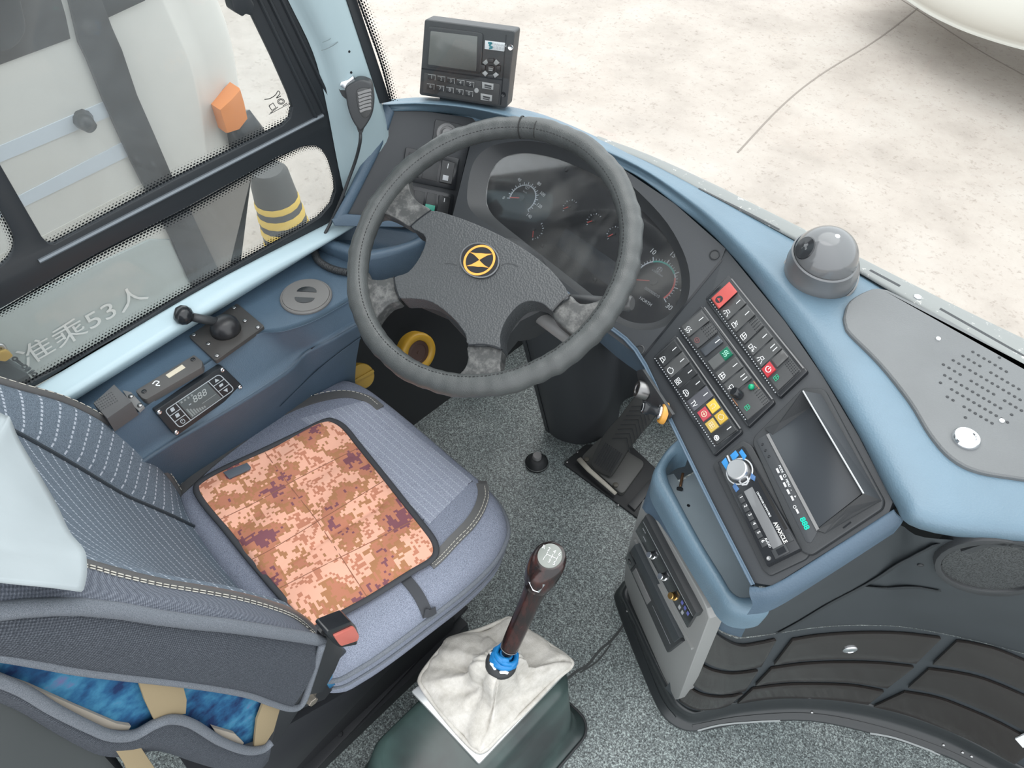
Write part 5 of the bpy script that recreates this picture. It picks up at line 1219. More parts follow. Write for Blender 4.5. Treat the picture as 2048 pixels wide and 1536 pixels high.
RIM = mk('rim_cover', vs, fs, WHEEL, SW, True)
m_ = MB(); a_s = 2.15
for i in range(0, 220):
    t = i / 220 * 2 * math.pi; pts = [rimpt(t + d, a_s, wr_ * 1.015) for d in (0, .008, .016)]
    m_.tube(pts, .0006, 4)
tag(m_.build('rim_stitching', simple('dark_thread', (.012, .012, .013), .7), RIM), kind='stuff')
m_ = MB(); tj = 2.02
m_.tube([rimpt(tj, a, wr_ * 1.02) for a in [i / 14 * math.pi * 1.2 - .3 for i in range(15)]], .0011, 5); m_.tube([rimpt(tj - .13, a, wr_ * 1.02) for a in [1.4 + i / 8 * 1.6 for i in range(9)]], .0009, 5); m_.build('cover_seam', simple('seam_thread', (.02, .02, .02), .7), RIM)
# hub pad and spokes
pad = [(860, 420), (905, 430), (972, 456), (1040, 492), (1100, 537), (1139, 589), (1121, 604), (1105, 621), (1085, 607), (1060, 602), (1036, 611), (1012, 640), (1000, 672), (1001, 697), (985, 692), (937, 690), (930, 668), (903, 634), (862, 604), (822, 597), (798, 596), (791, 575), (788, 554), (815, 544), (838, 515), (850, 485), (846, 468), (821, 453), (838, 437)]
pad = [(960 + (x - 960) * .995, 560 + (y - 560) * .995) for x, y in pad]
PADP = sp2(pad, 3, True)
HPD = slab('hub_pad', WPL, PADP, .004, -.034, HUB, SW, .012, 4, 60)
# dished underside of the hub
slab('hub_underside', WPL, [(900, 450), (1090, 545), (1120, 600), (1040, 640), (1000, 690), (940, 686), (880, 620), (810, 590), (840, 500)], -.034, -.075, BLACK, SW, .012, 3)
sp = {
 'ul': [(862, 421), (838, 437), (820, 452), (800, 441), (772, 428), (752, 430), (735, 450), (752, 400), (780, 365), (806, 340), (815, 352), (817, 370), (823, 389), (838, 405)],
 'l': [(788, 554), (763, 559), (738, 555), (722, 530), (712, 560), (716, 612), (733, 662), (745, 650), (755, 632), (776, 609), (797, 600), (790, 576)],
 'b': [(937, 690), (936, 715), (930, 735), (915, 750), (890, 760), (930, 778), (985, 778), (1035, 766), (1010, 754), (1000, 735), (1002, 715), (1002, 698), (985, 692)],
 'r': [(1139, 589), (1160, 606), (1191, 602), (1225, 585), (1236, 612), (1205, 655), (1160, 690), (1148, 676), (1129, 657), (1108, 638), (1105, 621), (1121, 604)]}
for k, pts in sp.items(): slab('spoke', WPL, sp2(pts, 3, True), -.002, -.026, SPOKE, SW, .008, 3, 60)
m_ = MB()
for ln in ([(862, 420), (838, 437), (820, 453)], [(787, 553), (791, 575), (799, 597)], [(936, 690), (970, 689), (1003, 698)], [(1140, 588), (1120, 604), (1104, 622)]):
    m_ = MB(); m_.stroke(WPL, sp2(ln, 4), .0022, .0046, .004); m_.build('spoke_seam', GLOSS, SW)
for ln in ([(890, 527), (901, 527), (913, 530)], [(1003, 531), (1012, 527), (1025, 528), (1036, 533)]):
    m_ = MB(); m_.stroke(WPL, sp2(ln, 5), .0012, .0044); m_.build('horn_crease', BLACK, HPD)
ec = WPL.at(960, 522, .004); ex_ = (WPL.at(985, 540, .004) - WPL.at(935, 506, .004)).normalized(); ey_ = WN.cross(ex_)
def ell(a, b, h, n=40): return [ec + WN * h + ex_ * a * math.cos(t) + ey_ * b * math.sin(t) for t in [i / n * 6.2832 for i in range(n)]]
m_ = MB(); m_.poly(ell(.0345, .0275, .003), ell(.0360, .029, -.002)); EM = m_.build('emblem_badge', simple('badge_black', (.030, .030, .032), .15), SW)
m_ = MB(); m_.stroke3(ell(.0345, .0275, .0036), WN, .0022, .0012, True); m_.build('chrome_ring', CHROME, EM)
m_ = MB(); m_.stroke3(ell(.0245, .0245, .0036), WN, .0036, .0008, True)
ORG2 = simple('badge_orange', (.80, .36, .07), .35); m_.build('orange_ring', ORG2, EM)
P_ = lambda x, y: ec + WN * .0038 + ex_ * x + ey_ * y
for sgn in (1, -1):
    # concave winged star halves
    arc = [(-.0190, .0120), (-.011, .0085), (-.004, .0035), (0, 0), (.004, .0035), (.011, .0085), (.0190, .0120), (.008, .0112), (0, .0118), (-.008, .0112)]
    an = math.radians(28); pts = [(x * math.cos(an) - y * math.sin(an), x * math.sin(an) + y * math.cos(an)) for x, y in arc]
    q = [P_(x * sgn, y * sgn) for x, y in pts]
    m_ = MB(); m_.poly(q, [v - WN * .0008 for v in q]); m_.build('emblem_star', ORG2, EM)
# column
CL = thing('steering_shroud', 'black steering shaft shroud reaching down to the floor', 'shroud', (-.72, 1.05, 0))
axc = -WN
m_ = MB(); m_.lathe(WC - WN * .055, -WN, [(.050, 0), (.062, .02), (.070, .06), (.070, .16), (.05, .2)], 28); m_.build('column_collar', BLACK, CL, 40)
fp = [(-.820, 1.12), (-.835, 1.02), (-.80, 1.005), (-.76, 1.015), (-.70, 1.05), (-.665, 1.09), (-.66, 1.14)]
tp_ = [(-.785, .90), (-.79, .80), (-.765, .775), (-.70, .765), (-.61, .79), (-.585, .82), (-.585, .90)]
fpx = [(1093, 850), (1100, 866), (1120, 880), (1165, 889), (1212, 872), (1235, 840), (1250, 800)]
r0 = [Z(x, y, .0) for x, y in fpx]
shv = V((.045, -.26, .62))
rows = [r0] + [[v + V((.045 * k, -.20 * k, .66 * k)) for v in r0] for k in (.34, .67, 1.0)]
rows = [[r[0] + V((-.02, .15, 0))] + r + [r[-1] + V((.05, .12, 0))] for r in rows]
loft('shroud', rows, plastic('shroud_black', (.045, .050, .056), .5, 700, .15), CL, 4, 3)
m_ = MB(); 
gl = [r[2] + V((-.004, -.001, 0)) for r in rows]; m_.tube(spline(gl, 6), .0022, 6); m_.build('shroud_joint', GLOSS, CL)
m_ = MB(); e_ = WPL.at(1262, 607, -.06); s_ = WC - WN * .10 + wu * .06
m_.tube([s_, s_.lerp(e_, .5), s_.lerp(e_, .82)], .008, 10); st = m_.build('stalk', BLACK, CL, True)
d = (e_ - s_).normalized(); m_ = MB(); m_.lathe(s_.lerp(e_, .80), d, [(.009, 0), (.0125, .004), (.0125, .034), (.010, .038), (.0001, .038)], 14); m_.build('stalk_end', ROCK, st, 40)
e_ = WPL.at(1112, 660, -.05); s_ = WC - WN * .09 + wu * .05 - wv * .02; m_ = MB(); m_.tube([s_, s_.lerp(e_, .6), e_ + wu * .05], .011, 12); m_.build('stalk', PLASTGREY, CL, True)

# =================================================================== PEDAL, FLOOR BUTTON
PE = thing('accelerator_pedal', 'black ribbed accelerator treadle on a dark floor plate', 'pedal', Z(1230, 960, 0))
slab('floor_plate', PZ(0), rc([(1126, 926), (1172, 888), (1262, 890), (1380, 1000), (1296, 1052), (1284, 1042)], 6), .006, .0, RUB, PE, .002)
slab('hinge_plate', PZ(.0), rc([(1160, 915), (1205, 870), (1292, 925), (1245, 990)], 12), .018, .0, plastic('hinge_grey', (.085, .088, .085), .45, 300, .1), PE, .004)
a0, a1 = Z(1180, 925, .03), Z(1228, 950, .03); up = V((.045, .12, .20)).normalized()
TPL = Plane(a0, (a1 - a0).cross(up)); 
if TPL.n.dot(CAM - a0) < 0: TPL.n = -TPL.n
tre = [(1182, 928), (1215, 952), (1226, 948), (1262, 892), (1312, 830), (1310, 808), (1275, 790), (1240, 832), (1208, 868)]
TR = slab('treadle', TPL, sp2(tre, 3, True), .006, -.012, plastic('treadle_rubber', (.055, .057, .056), .5, 300, .1), PE, .003)
m_ = MB()
for i in range(9):
    f = i / 8; m_.stroke(TPL, [(1188 + 32 * f, 926 + 22 * f), (1211 + 32 * f, 886 + 22 * f)], .0028, .0085, .003)
tag(m_.build('treadle_ribs', BLACK, TR), kind='stuff')
for i in range(8):
    k = i * 9.0; c = V((1253 + k * .62, 893 - k * 1.02)); m_ = MB(); m_.stroke(TPL, [(c.x - 29, c.y - 15), (c.x, c.y - 16), (c.x + 6, c.y + 12)], .0028, .0085, .003); m_.build('chevron_rib', PLASTGREY if False else BLACK, TR)
m_ = MB(); m_.tube([Z(1158, 918, .022), Z(1178, 940, .024), Z(1210, 968, .024), Z(1232, 988, .02)], lambda q: .0085 - .003 * q, 10, flat=.6); m_.build('worn_edge_bar', simple('worn_white_metal', (.46, .44, .38), .55), PE, True)
for x, y in ((1173, 920), (1231, 971)):
    m_ = MB(); m_.lathe(Z(x, y, .018), (0, 0, 1), [(.008, 0), (.008, .005), (.006, .006), (.0001, .006)], 6); m_.build('plate_bolt', plastic('bolt_dull', (.10, .095, .08), .5), PE, 40)
for x, y in ((1134, 924), (1155, 904), (1236, 1010)):
    m_ = MB(); m_.lathe(Z(x, y, .006), (0, 0, 1), [(.004, 0), (.003, .002), (.0001, .002)], 10); m_.build('plate_screw', STEEL, PE, True)
slab('side_strip', PZ(0), [(1256, 1008), (1300, 958), (1312, 968), (1270, 1020)], .014, 0, BLACK, PE, .003)
t = thing('floor_button', 'black rubber dome foot button standing on the speckled floor', 'button', Z(1073, 930, 0))
m_ = MB(); m_.lathe(Z(1073, 928, 0), (0, 0, 1), [(.031, 0), (.032, .006), (.029, .012), (.024, .022), (.017, .030), (.0001, .031)], 28); m_.build('rubber_skirt', RUB, t, True)
m_ = MB(); m_.lathe(Z(1073, 928, 0), (0, 0, 1), [(.0315, .007), (.0325, .009), (.0315, .011)], 28, False); m_.build('chrome_band', STEEL, t, True)
m_ = MB(); m_.lathe(Z(1073, 928, 0) + V((0, 0, .03)), (0, 0, 1), [(.0125, 0), (.0125, .010), (.011, .012), (.0001, .012)], 22); m_.build('push_cap', PLASTGREY, t, 40)

# =================================================================== GEAR LEVER HOUSING
GH = thing('gear_housing', 'low dark green plastic gear lever housing on the floor', 'gear housing', (-.37, .3, 0))
Bx = lambda x0, x1, y0, y1, z, r=.03: [V((cx + r * math.cos(a), cy + r * math.sin(a), z)) for cx, cy, a0_ in ((x1 - r, y1 - r, 0), (x0 + r, y1 - r, 1), (x0 + r, y0 + r, 2), (x1 - r, y0 + r, 3)) for a in [a0_ * math.pi / 2 + i / 5 * math.pi / 2 for i in range(6)]]
rings = [Bx(-.485, -.222, -.05, .530, 0, .04), Bx(-.485, -.222, -.05, .530, .012, .04), Bx(-.478, -.236, -.04, .516, .022, .045), Bx(-.474, -.248, -.03, .508, .06, .05), Bx(-.465, -.263, .10, .502, .20, .05), Bx(-.462, -.268, .118, .500, .250, .05), Bx(-.456, -.275, .126, .493, .264, .05), Bx(-.445, -.286, .137, .482, .270, .045)]
m_ = MB(); n = len(rings[0])
for i in range(len(rings) - 1): m_.add(rings[i] + rings[i + 1], [[k, (k + 1) % n, n + (k + 1) % n, n + k] for k in range(n)])
m_.add(rings[-1], [list(range(n))]); HB = m_.build('housing_body', HOUSING, GH, 50)
m_ = MB(); m_.tube(Bx(-.4835, -.2235, -.048, .528, .014, .04), .003, 6, True); m_.build('base_rim', RUB, GH, True)
pl_ = [(822, 1382), (958, 1528), (1142, 1334), (1020, 1232)]
PP = PZ(.272)
slab('chrome_plate', PP, rc(pl_, 5), .006, -.002, simple('bright_plate', (.62, .64, .64), .25, .6), GH, .002)
# cloth boot
GB = thing('gear_boot', 'creased off white cloth gear lever boot over the chrome plate', 'gear boot', Z(985, 1370, .278))
bo = sp2([(841, 1357), (846, 1378), (880, 1425), (918, 1470), (952, 1502), (972, 1500), (1000, 1472), (1060, 1415), (1110, 1362), (1142, 1334), (1135, 1318), (1095, 1290), (1052, 1262), (1022, 1240), (1000, 1246), (960, 1262), (900, 1280), (886, 1296), (862, 1325)], 5, True)
cc = Z(1002, 1326, .40); NB_ = len(bo); base = [Z(x, y, .280) for x, y in bo]
rings = []
KF = [(0, 1.0, .280), (.06, .97, .292), (.2, .80, .300), (.36, .60, .306), (.48, .44, .315), (.58, .36, .335), (.68, .36, .358), (.80, .33, .382), (.90, .25, .398), (1.0, .15, .402)]
def kf(f, k):
    for a, b in zip(KF, KF[1:]):
        if a[0] <= f <= b[0]:
            t = (f - a[0]) / (b[0] - a[0]); t = t * t * (3 - 2 * t) if k == 2 else t
            return a[k] + (b[k] - a[k]) * t
    return KF[-1][k]
for j in range(31):
    f = j / 30; r = []
    for i, p in enumerate(base):
        th = i / NB_ * 2 * math.pi
        crease = lambda w, ph, q: (1 - abs(math.sin(th * w + ph))) ** q
        fold = crease(2.5, .4 + 1.2 * f, 3) * 1.0 + crease(3.5, 1.7 - 1.6 * f, 4) * .7 + .35 * math.sin(th * 3 + 6 * f) + .2 * math.sin(th * 8 + 9 * f)
        rad = kf(f, 1) * (1 - .21 * (fold - .5) * math.sin(math.pi * min(1, f * 1.05)) ** .7) + .03 * math.sin(2 * th + 8 * f) * math.sin(math.pi * f)
        c0_ = V((cc.x, cc.y, .28)); q = c0_ + (p - c0_) * rad
        q.z = kf(f, 2) - .011 * (fold - .5) * math.sin(math.pi * f) + .004 * math.sin(7 * f + th * 2) * math.sin(math.pi * f)
        if f > 0: q.z = max(q.z, .281)
        r.append(q)
    rings.append(r)
rings = [[v + (v - V((cc.x, cc.y, v.z))) * .0 + V((0, 0, -.004)) for v in base]] + rings
m_ = MB()
for i in range(len(rings) - 1): m_.add(rings[i] + rings[i + 1], [[k, (k + 1) % NB_, NB_ + (k + 1) % NB_, NB_ + k] for k in range(NB_)])
m_.add(rings[-1], [list(range(NB_))])
BTC = m_.build('boot_cloth', BOOT, GB, True)
m_ = MB(); m_.tube([v + V((0, 0, .006)) for v in base], .0045, 6, True); m_.build('boot_hem', BOOT, GB, True)
# lever
GL = thing('gear_lever', 'gear lever with dark wood grip, numbered knob and blue tape collar', 'gear lever', cc + V((0, 0, -.03)))
ktop = Z(1100, 1112, .640); lb = cc + V((0, 0, -.015)); axg = (ktop - lb); Lg = axg.length; au = axg.normalized()
A = lambda f: lb + axg * f
m_ = MB(); m_.lathe(cc + V((0, 0, -.002)), V((.05, .1, 1)), [(.016, -.006), (.026, -.008), (.0285, -.002), (.027, .006), (.018, .010), (.015, .008)], 28); m_.build('rubber_collar', RUB, GL, True)
m_ = MB(); m_.tube([A(-.02), A(.4)], .0095, 14); m_.build('lever_rod', DARKMETAL, GL, True)
m_ = MB(); tp = [A(.06 + .012 * math.sin(i * .9) + i * .0016) + (au.orthogonal() * math.cos(i * .55) + au.cross(au.orthogonal()) * math.sin(i * .55)) * (.0175 - .0001 * i) for i in range(44)]
m_.lathe(A(.02), au, [(.0165, 0), (.0175, .004), (.0150, .012), (.0155, .016), (.0120, .024), (.0125, .028), (.0105, .030)], 16); m_.tube(tp, .0042, 6, flat=1.6, up=au); m_.build('blue_tape', BLUETAPE, GL, True)
m_ = MB(); wp = [A(.035 + .03 * (i % 2)) + (au.orthogonal() * math.cos(2.2 + i * .5) + au.cross(au.orthogonal()) * math.sin(2.2 + i * .5)) * .0182 for i in range(7)]; m_.tube(wp, .004, 6); m_.build('white_tape', WHITE, GL, True)
m_ = MB(); m_.lathe(A(.17), au, [(.012, 0), (.0150, .002), (.0158, .006), (.0165, .02), (.0172, Lg * .42), (.0180, Lg * .50), (.0215, Lg * .60)], 24); GRP = m_.build('wood_grip', WOOD, GL, 50)
m_ = MB(); m_.lathe(A(.185), au, [(.0162, 0), (.0168, .001), (.0165, .0025)], 24, False); m_.build('grip_ring', PLASTGREY, GL, True)
# knob: swells and tilts towards the driver
kn = (CAM - ktop).normalized() * .35 + V((-.15, -.25, 1)).normalized(); kn.normalize()
rows_ = []; m_ = MB(); base_c = A(.74)
prof = [(.0200, 0.0), (.0225, .12), (.0260, .28), (.0288, .48), (.0298, .66), (.0298, .82), (.0282, .93), (.0250, .99), (.0225, 1.0)]
vs = []; seg = 28
for r, f in prof:
    c = base_c.lerp(ktop, f); nn = (au * (1 - f) + kn * f).normalized(); u_ = V((0, 0, 1)).cross(nn).normalized() if abs(nn.z) < .999 else V((1, 0, 0)); u_ = (wu - nn * wu.dot(nn)).normalized(); w_ = nn.cross(u_)
    vs += [c + (u_ * math.cos(i / seg * 6.2832) + w_ * math.sin(i / seg * 6.2832)) * r for i in range(seg)]
M_ = len(prof); m_.add(vs, [[i * seg + k, i * seg + (k + 1) % seg, (i + 1) * seg + (k + 1) % seg, (i + 1) * seg + k] for i in range(M_ - 1) for k in range(seg)] + [list(range((M_ - 1) * seg, M_ * seg))]); KN = m_.build('gear_knob', WOOD, GL, 50)
KP = Plane(ktop, kn); m_ = MB(); m_.lathe(ktop, kn, [(.0205, -.001), (.0200, .002), (.0001, .0028)], 28); m_.build('shift_cap', simple('cap_grey', (.22, .24, .22), .15), KN, 40)
ux = (KP.at(1120, 1118) - KP.at(1080, 1100)).normalized(); uy = kn.cross(ux)
def knt(s, x, y, sz):
    me = text_mesh(s, sz); Mx = Matrix((ux, uy, kn)).transposed().to_4x4(); Mx.translation = ktop + ux * x + uy * y + kn * .0031; me.transform(Mx); link('gear_number', me, WHITE, KN, recalc=False)
for s_, x, y in (('R', -.0150, .0085), ('2', -.0055, .0085), ('4', .0045, .0085), ('6', .0140, .0085), ('1', -.0065, -.0085), ('3', .0035, -.0085), ('5', .0125, -.0085)): knt(s_, x, y, .0088)
m_ = MB(); kk = lambda x, y: ktop + ux * x + uy * y + kn * .0031
for l in ([(-.0055, .0045), (-.0055, -.004)], [(.004, .0045), (.004, -.004)], [(.013, .0045), (.013, -.004)], [(-.0055, 0), (.013, 0)]): m_.stroke3([kk(*q) for q in l], kn, .0008)
m_.build('shift_pattern', WHITE, KN)
m_ = MB(); pf = SS.at(0, 0) if False else None
sb = Surf(KN); pts = [(1058, 1163), (1090, 1168), (1078, 1184), (1066, 1180)]; q = [Surf(KN, GRP).at(x, y, .0012) for x, y in pts]
if all(q): m_.poly(q, [v - V((.0, -.0005, .0015)) for v in q]); bd = m_.build('silver_badge', CHROME, KN)

# =================================================================== DRIVER SEAT
ST = thing('driver_seat', 'grey blue cloth driver seat with ribbed backrest on a black base', 'seat', (-.77, .3, 0))
co = sp2([(338, 945), (352, 925), (400, 885), (470, 835), (540, 790), (610, 763), (672, 755), (722, 768), (770, 800), (850, 865), (920, 925), (960, 958), (998, 1000), (1014, 1040), (1010, 1072), (985, 1115), (930, 1168), (860, 1222), (780, 1282), (715, 1325), (660, 1350), (600, 1330), (480, 1200), (390, 1080), (345, 1000)], 4, True)
CO = [Z(x, y, .470) for x, y in co]; cc_ = V((-.775, .32, 0)); NC = len(CO)
def ring(s, z, dz=0): return [V((cc_.x + (v.x - cc_.x) * s, cc_.y + (v.y - cc_.y) * s, z)) for v in CO]
prof = [(.93, .355), (.965, .358), (.985, .375), (.992, .395), (.985, .405), (.995, .415), (1.0, .440), (.997, .458), (.985, .470), (.955, .482), (.90, .490), (.855, .4935), (.80, .497), (.6, .499), (.3, .500), (.02, .500)]
m_ = MB()
for (s0, z0_), (s1, z1_) in zip(prof, prof[1:]):
    a, b = ring(s0, z0_), ring(s1, z1_); m_.add(a + b, [[k, (k + 1) % NC, NC + (k + 1) % NC, NC + k] for k in range(NC)])
CU = m_.build('seat_cushion', FAB, ST, True); SCU = Surf(CU)
m_ = MB(); m_.tube(ring(1.003, .447), .0055, 8, True); m_.build('cushion_piping', PIPE, ST, True)
m_ = MB(); m_.tube(ring(.992, .405), .003, 6, True); m_.build('cushion_piping', PIPE, ST, True)
low_ = [[Z(x, y, .43) for x, y in ((1008, 1085), (975, 1130), (925, 1178), (855, 1232), (790, 1278), (730, 1318), (690, 1345))]]
# front cushion panel with dotted lines
SCU.patch('front_panel', [(742, 798), (780, 828), (850, 886), (920, 942), (944, 962)], [(600, 838), (700, 905), (760, 955), (830, 1020), (858, 1050)], 6, .0015, FAB_C, ST, .002)
WL1 = [(352, 992), (385, 962), (425, 925), (490, 875), (560, 828), (630, 800), (690, 790), (735, 800), (760, 818)]
WL2 = [(958, 960), (966, 985), (960, 1015), (940, 1048), (905, 1085), (880, 1112), (860, 1130)]
SCU.stroke('leather_welt', [WL1], .019, .0035, WELT, ST, .004, 6); SCU.stroke('leather_welt', [WL2], .022, .0035, WELT, ST, .004, 6)
def dashes(surf, name, ln, par, off=(0, 0), h=.005, step=2):
    m = MB(); q = sp2([(x + off[0], y + off[1]) for x, y in ln], 16)
    for i in range(0, len(q) - step, step + 1):
        p = [surf.at(x, y, h) for x, y in (q[i], q[i + step])]
        if all(p): m.tube(p, .0008, 4)
    return tag(m.build(name, STITCH, par), kind='stuff') if m.v else None
dashes(SCU, 'welt_stitching', WL1, ST, (-5, -6)); dashes(SCU, 'welt_stitching', WL2, ST, (9, 3)); dashes(SCU, 'welt_stitching', WL2, ST, (3, 1))
SEAM = simple('seam_dark', (.03, .035, .045), .9)  # dark thread line along the cushion seams
for ln in ([(945, 962), (905, 990), (868, 1018), (845, 1042)], [(735, 812), (690, 830), (655, 850)]): SCU.stroke('cushion_seam', [ln], .002, .0006, SEAM, ST)
# backrest lofted in height
def cv(pts, z):
    if z <= pts[0][0]: a, b = pts[0], pts[1]
    elif z >= pts[-1][0]: a, b = pts[-2], pts[-1]
    else:
        for a, b in zip(pts, pts[1:]):
            if a[0] <= z <= b[0]: break
    return a[1] + (b[1] - a[1]) * (z - a[0]) / (b[0] - a[0])
crest = [(.455, .154), (.547, .152), (.646, .139), (.768, .106), (.865, .063), (.921, .020), (1.10, -.07)]
ctr_ = [(.48, .134), (.542, .112), (.667, .064), (.816, .022), (.933, -.015), (1.10, -.085)]
rst = [(.50, .165), (.651, .149), (.783, .095), (.918, .027), (1.03, -.022), (1.15, -.09)]
rdg = [(.50, .165), (.58, .160), (.655, .147), (.707, .124), (.846, .059), (.939, .012), (1.036, -.032), (1.12, -.09)]
zs = [.44, .48, .54, .60, .66, .72, .78, .84, .90, .96, 1.02, 1.08, 1.14]
cols = [(-1.022, lambda z: cv(crest, z) - .13), (-1.024, lambda z: cv(crest, z) - .05), (-1.014, lambda z: cv(crest, z) - .010), (-1.0, lambda z: cv(crest, z)), (-.985, lambda z: cv(crest, z) - .004), (-.945, lambda z: (cv(crest, z) * .35 + cv(ctr_, z) * .65)), (-.925, lambda z: cv(ctr_, z) + .003), (-.85, lambda z: cv(ctr_, z) - .004), (-.76, lambda z: cv(ctr_, z) - .006), (-.69, lambda z: cv(ctr_, z) + .0), (-.625, lambda z: (cv(ctr_, z) * .6 + cv(rst, z) * .4)), (-.592, lambda z: cv(rst, z) - .004), (-.575, lambda z: cv(rst, z))]
back = [[V((x, f(z), z)) for z in zs] for x, f in cols]
BK = loft('backrest_front', back, FAB_B, ST, 4, 4, face=V((-.78, 1.5, .9))); SBK = Surf(BK)
rt = [(.651, .149), (.783, .095), (.918, .027), (1.03, -.022), (1.15, -.09)]
sideA = [(-200, 1098), (-60, 1102), (60, 1109), (163, 1118), (240, 1139), (322, 1158), (400, 1171), (480, 1186), (545, 1204), (590, 1222), (625, 1250), (642, 1275)]
colA = [X(x, y, -.573) for x, y in sideA]; colB = [X(x - 3, y + 14, -.552) for x, y in sideA]
ridge = [(-300, 1268), (-160, 1243), (-30, 1226), (88, 1214), (205, 1217), (351, 1240), (469, 1253), (600, 1273), (644, 1282)]
hem = [(-300, 1300), (-160, 1302), (-30, 1308), (80, 1326), (176, 1343), (351, 1364), (440, 1377), (498, 1389), (542, 1405), (580, 1416), (604, 1408), (622, 1360), (644, 1290)]
rs = lambda pts, n: [pts[min(len(pts) - 1, int(i * (len(pts) - 1) / (n - 1)))] for i in range(n)]
cA = rs(spline(colA, 12), 16); cB = rs(spline(colB, 12), 16)
cC = rs(spline([X(x, y, -.505) for x, y in ridge], 12), 16); hm = [X(x, y, -.497) for x, y in hem]; cD = rs(spline(hm[:10], 12), 16)
# upper wing cloth: leather strip + knit + piping + side panel
WG = loft('wing_knit', [cB, [b.lerp(c, .5) + V((.006, .004, .006)) for b, c in zip(cB, cC)], cC], KNIT_L, ST, 3, 3)
LS_ = loft('leather_strip', [[a + V((-.012, -.022, -.012)) for a in cA], cA, [a.lerp(b, .5) + V((.002, .004, .004)) for a, b in zip(cA, cB)], cB], WELT, ST, 3, 3)
m_ = MB(); m_.tube(cC, .0085, 8); m_.build('side_piping', PIPE, ST, True)
SP_ = loft('side_panel', [[c + V((-.001, 0, -.004)) for c in cC], [c.lerp(d, .35) + V((.010, 0, 0)) for c, d in zip(cC, cD)], [c.lerp(d, .75) + V((.008, 0, 0)) for c, d in zip(cC, cD)], cD, [d + V((-.02, 0, -.004)) for d in cD]], KNIT, ST, 3, 3)
m_ = MB(); m_.tube(spline(hm, 6), .0055, 8); m_.build('side_hem', PIPE, ST, True)
SLS = Surf(LS_, WG); sl_ = [(x - 1, y + 13) for x, y in sideA]
dashes(SLS, 'strip_stitching', sl_, ST, (0, -3), .0015); dashes(SLS, 'strip_stitching', sl_, ST, (0, 3), .0015)
# left crest leather edge with stitching
lf = [V((x, cv(crest, z) + .003, z)) for z, x in zip([.45] + zs[1:], [-1.012] * 13)]
m_ = MB(); m_.tube(spline([V((-1.008, cv(crest, z) + .001, z)) for z in zs], 4), .0075, 8); LE = m_.build('left_edge_welt', WELT, ST, True)
m_ = MB(); q = spline([V((-1.006, cv(crest, z) + .009, z + .001)) for z in zs], 14)
for i in range(0, len(q) - 2, 3): m_.tube([q[i], q[i + 2]], .0008, 4)
tag(m_.build('welt_stitching', STITCH, ST), kind='stuff')
m_ = MB(); m_.tube(spline([V((-.928, cv(ctr_, z) + .006, z)) for z in zs[1:]], 4), .0028, 6); m_.build('backrest_seam', simple('seam_dark2', (.035, .045, .055), .9), ST)  # dark line down the backrest seam
# bodies behind the cover
def extr(pts, x0, x1):
    m = MB(); m.poly([X(x, y, x1) for x, y in pts], [X(x, y, x1) + V((x0 - x1, 0, 0)) for x, y in pts]); return m
extr([(-60, 1318), (120, 1335), (351, 1366), (500, 1392), (560, 1412), (542, 1470), (480, 1492), (400, 1452), (330, 1440), (215, 1476), (130, 1430), (-60, 1345)], -1.0, -.512).build('original_side_cloth', BLUEFAB, ST)
extr([(-60, 1330), (60, 1372), (150, 1412), (235, 1448), (262, 1452), (250, 1474), (215, 1480), (120, 1445), (-60, 1372)], -.6, -.507).build('cover_lining', LINING, ST)
extr([(425, 1455), (470, 1468), (488, 1486), (480, 1496), (440, 1478)], -.6, -.506).build('cover_lining', LINING, ST)
fl = [(-60, 1338), (40, 1378), (110, 1420), (180, 1455), (222, 1471), (268, 1470), (310, 1448), (345, 1438), (385, 1448), (440, 1482), (490, 1500), (525, 1498), (543, 1484)]
flb = [(-60, 1350), (40, 1392), (110, 1434), (180, 1472), (222, 1484), (268, 1482), (310, 1472), (345, 1478), (385, 1492), (440, 1508), (490, 1514), (525, 1508), (541, 1492)]
m_ = MB(); m_.tube(spline([X(x, y, -.500) for x, y in fl], 6), .0065, 8); m_.build('flap_hem', PIPE, ST, True)
loft('lower_flap', [[X(x, y, -.502) for x, y in fl], [X(x, y + 12, -.500) for x, y in flb], [X(x - 4, y + 30, -.515) for x, y in flb]], KNIT, ST, 4, 3)
slab('rear_shell', PX(-.52), [(-80, 1360), (100, 1440), (200, 1490), (262, 1560), (300, 1640), (-80, 1640)], .006, -.45, plastic('shell_grey', (.050, .056, .058), .55, 300, .1), ST, .02)
for nm, pts in (('beige_strap', [(274, 1355), (366, 1368), (374, 1400), (372, 1428), (340, 1432), (308, 1440), (290, 1402)]), ('beige_strap', [(530, 1398), (562, 1412), (548, 1462), (530, 1490), (508, 1494), (514, 1440)]), ('beige_strap', [(216, 1478), (268, 1474), (312, 1540), (345, 1620), (282, 1620), (250, 1530)])):
    slab(nm, PX(-.503), pts, 0, -.004, BEIGE, ST, .001)
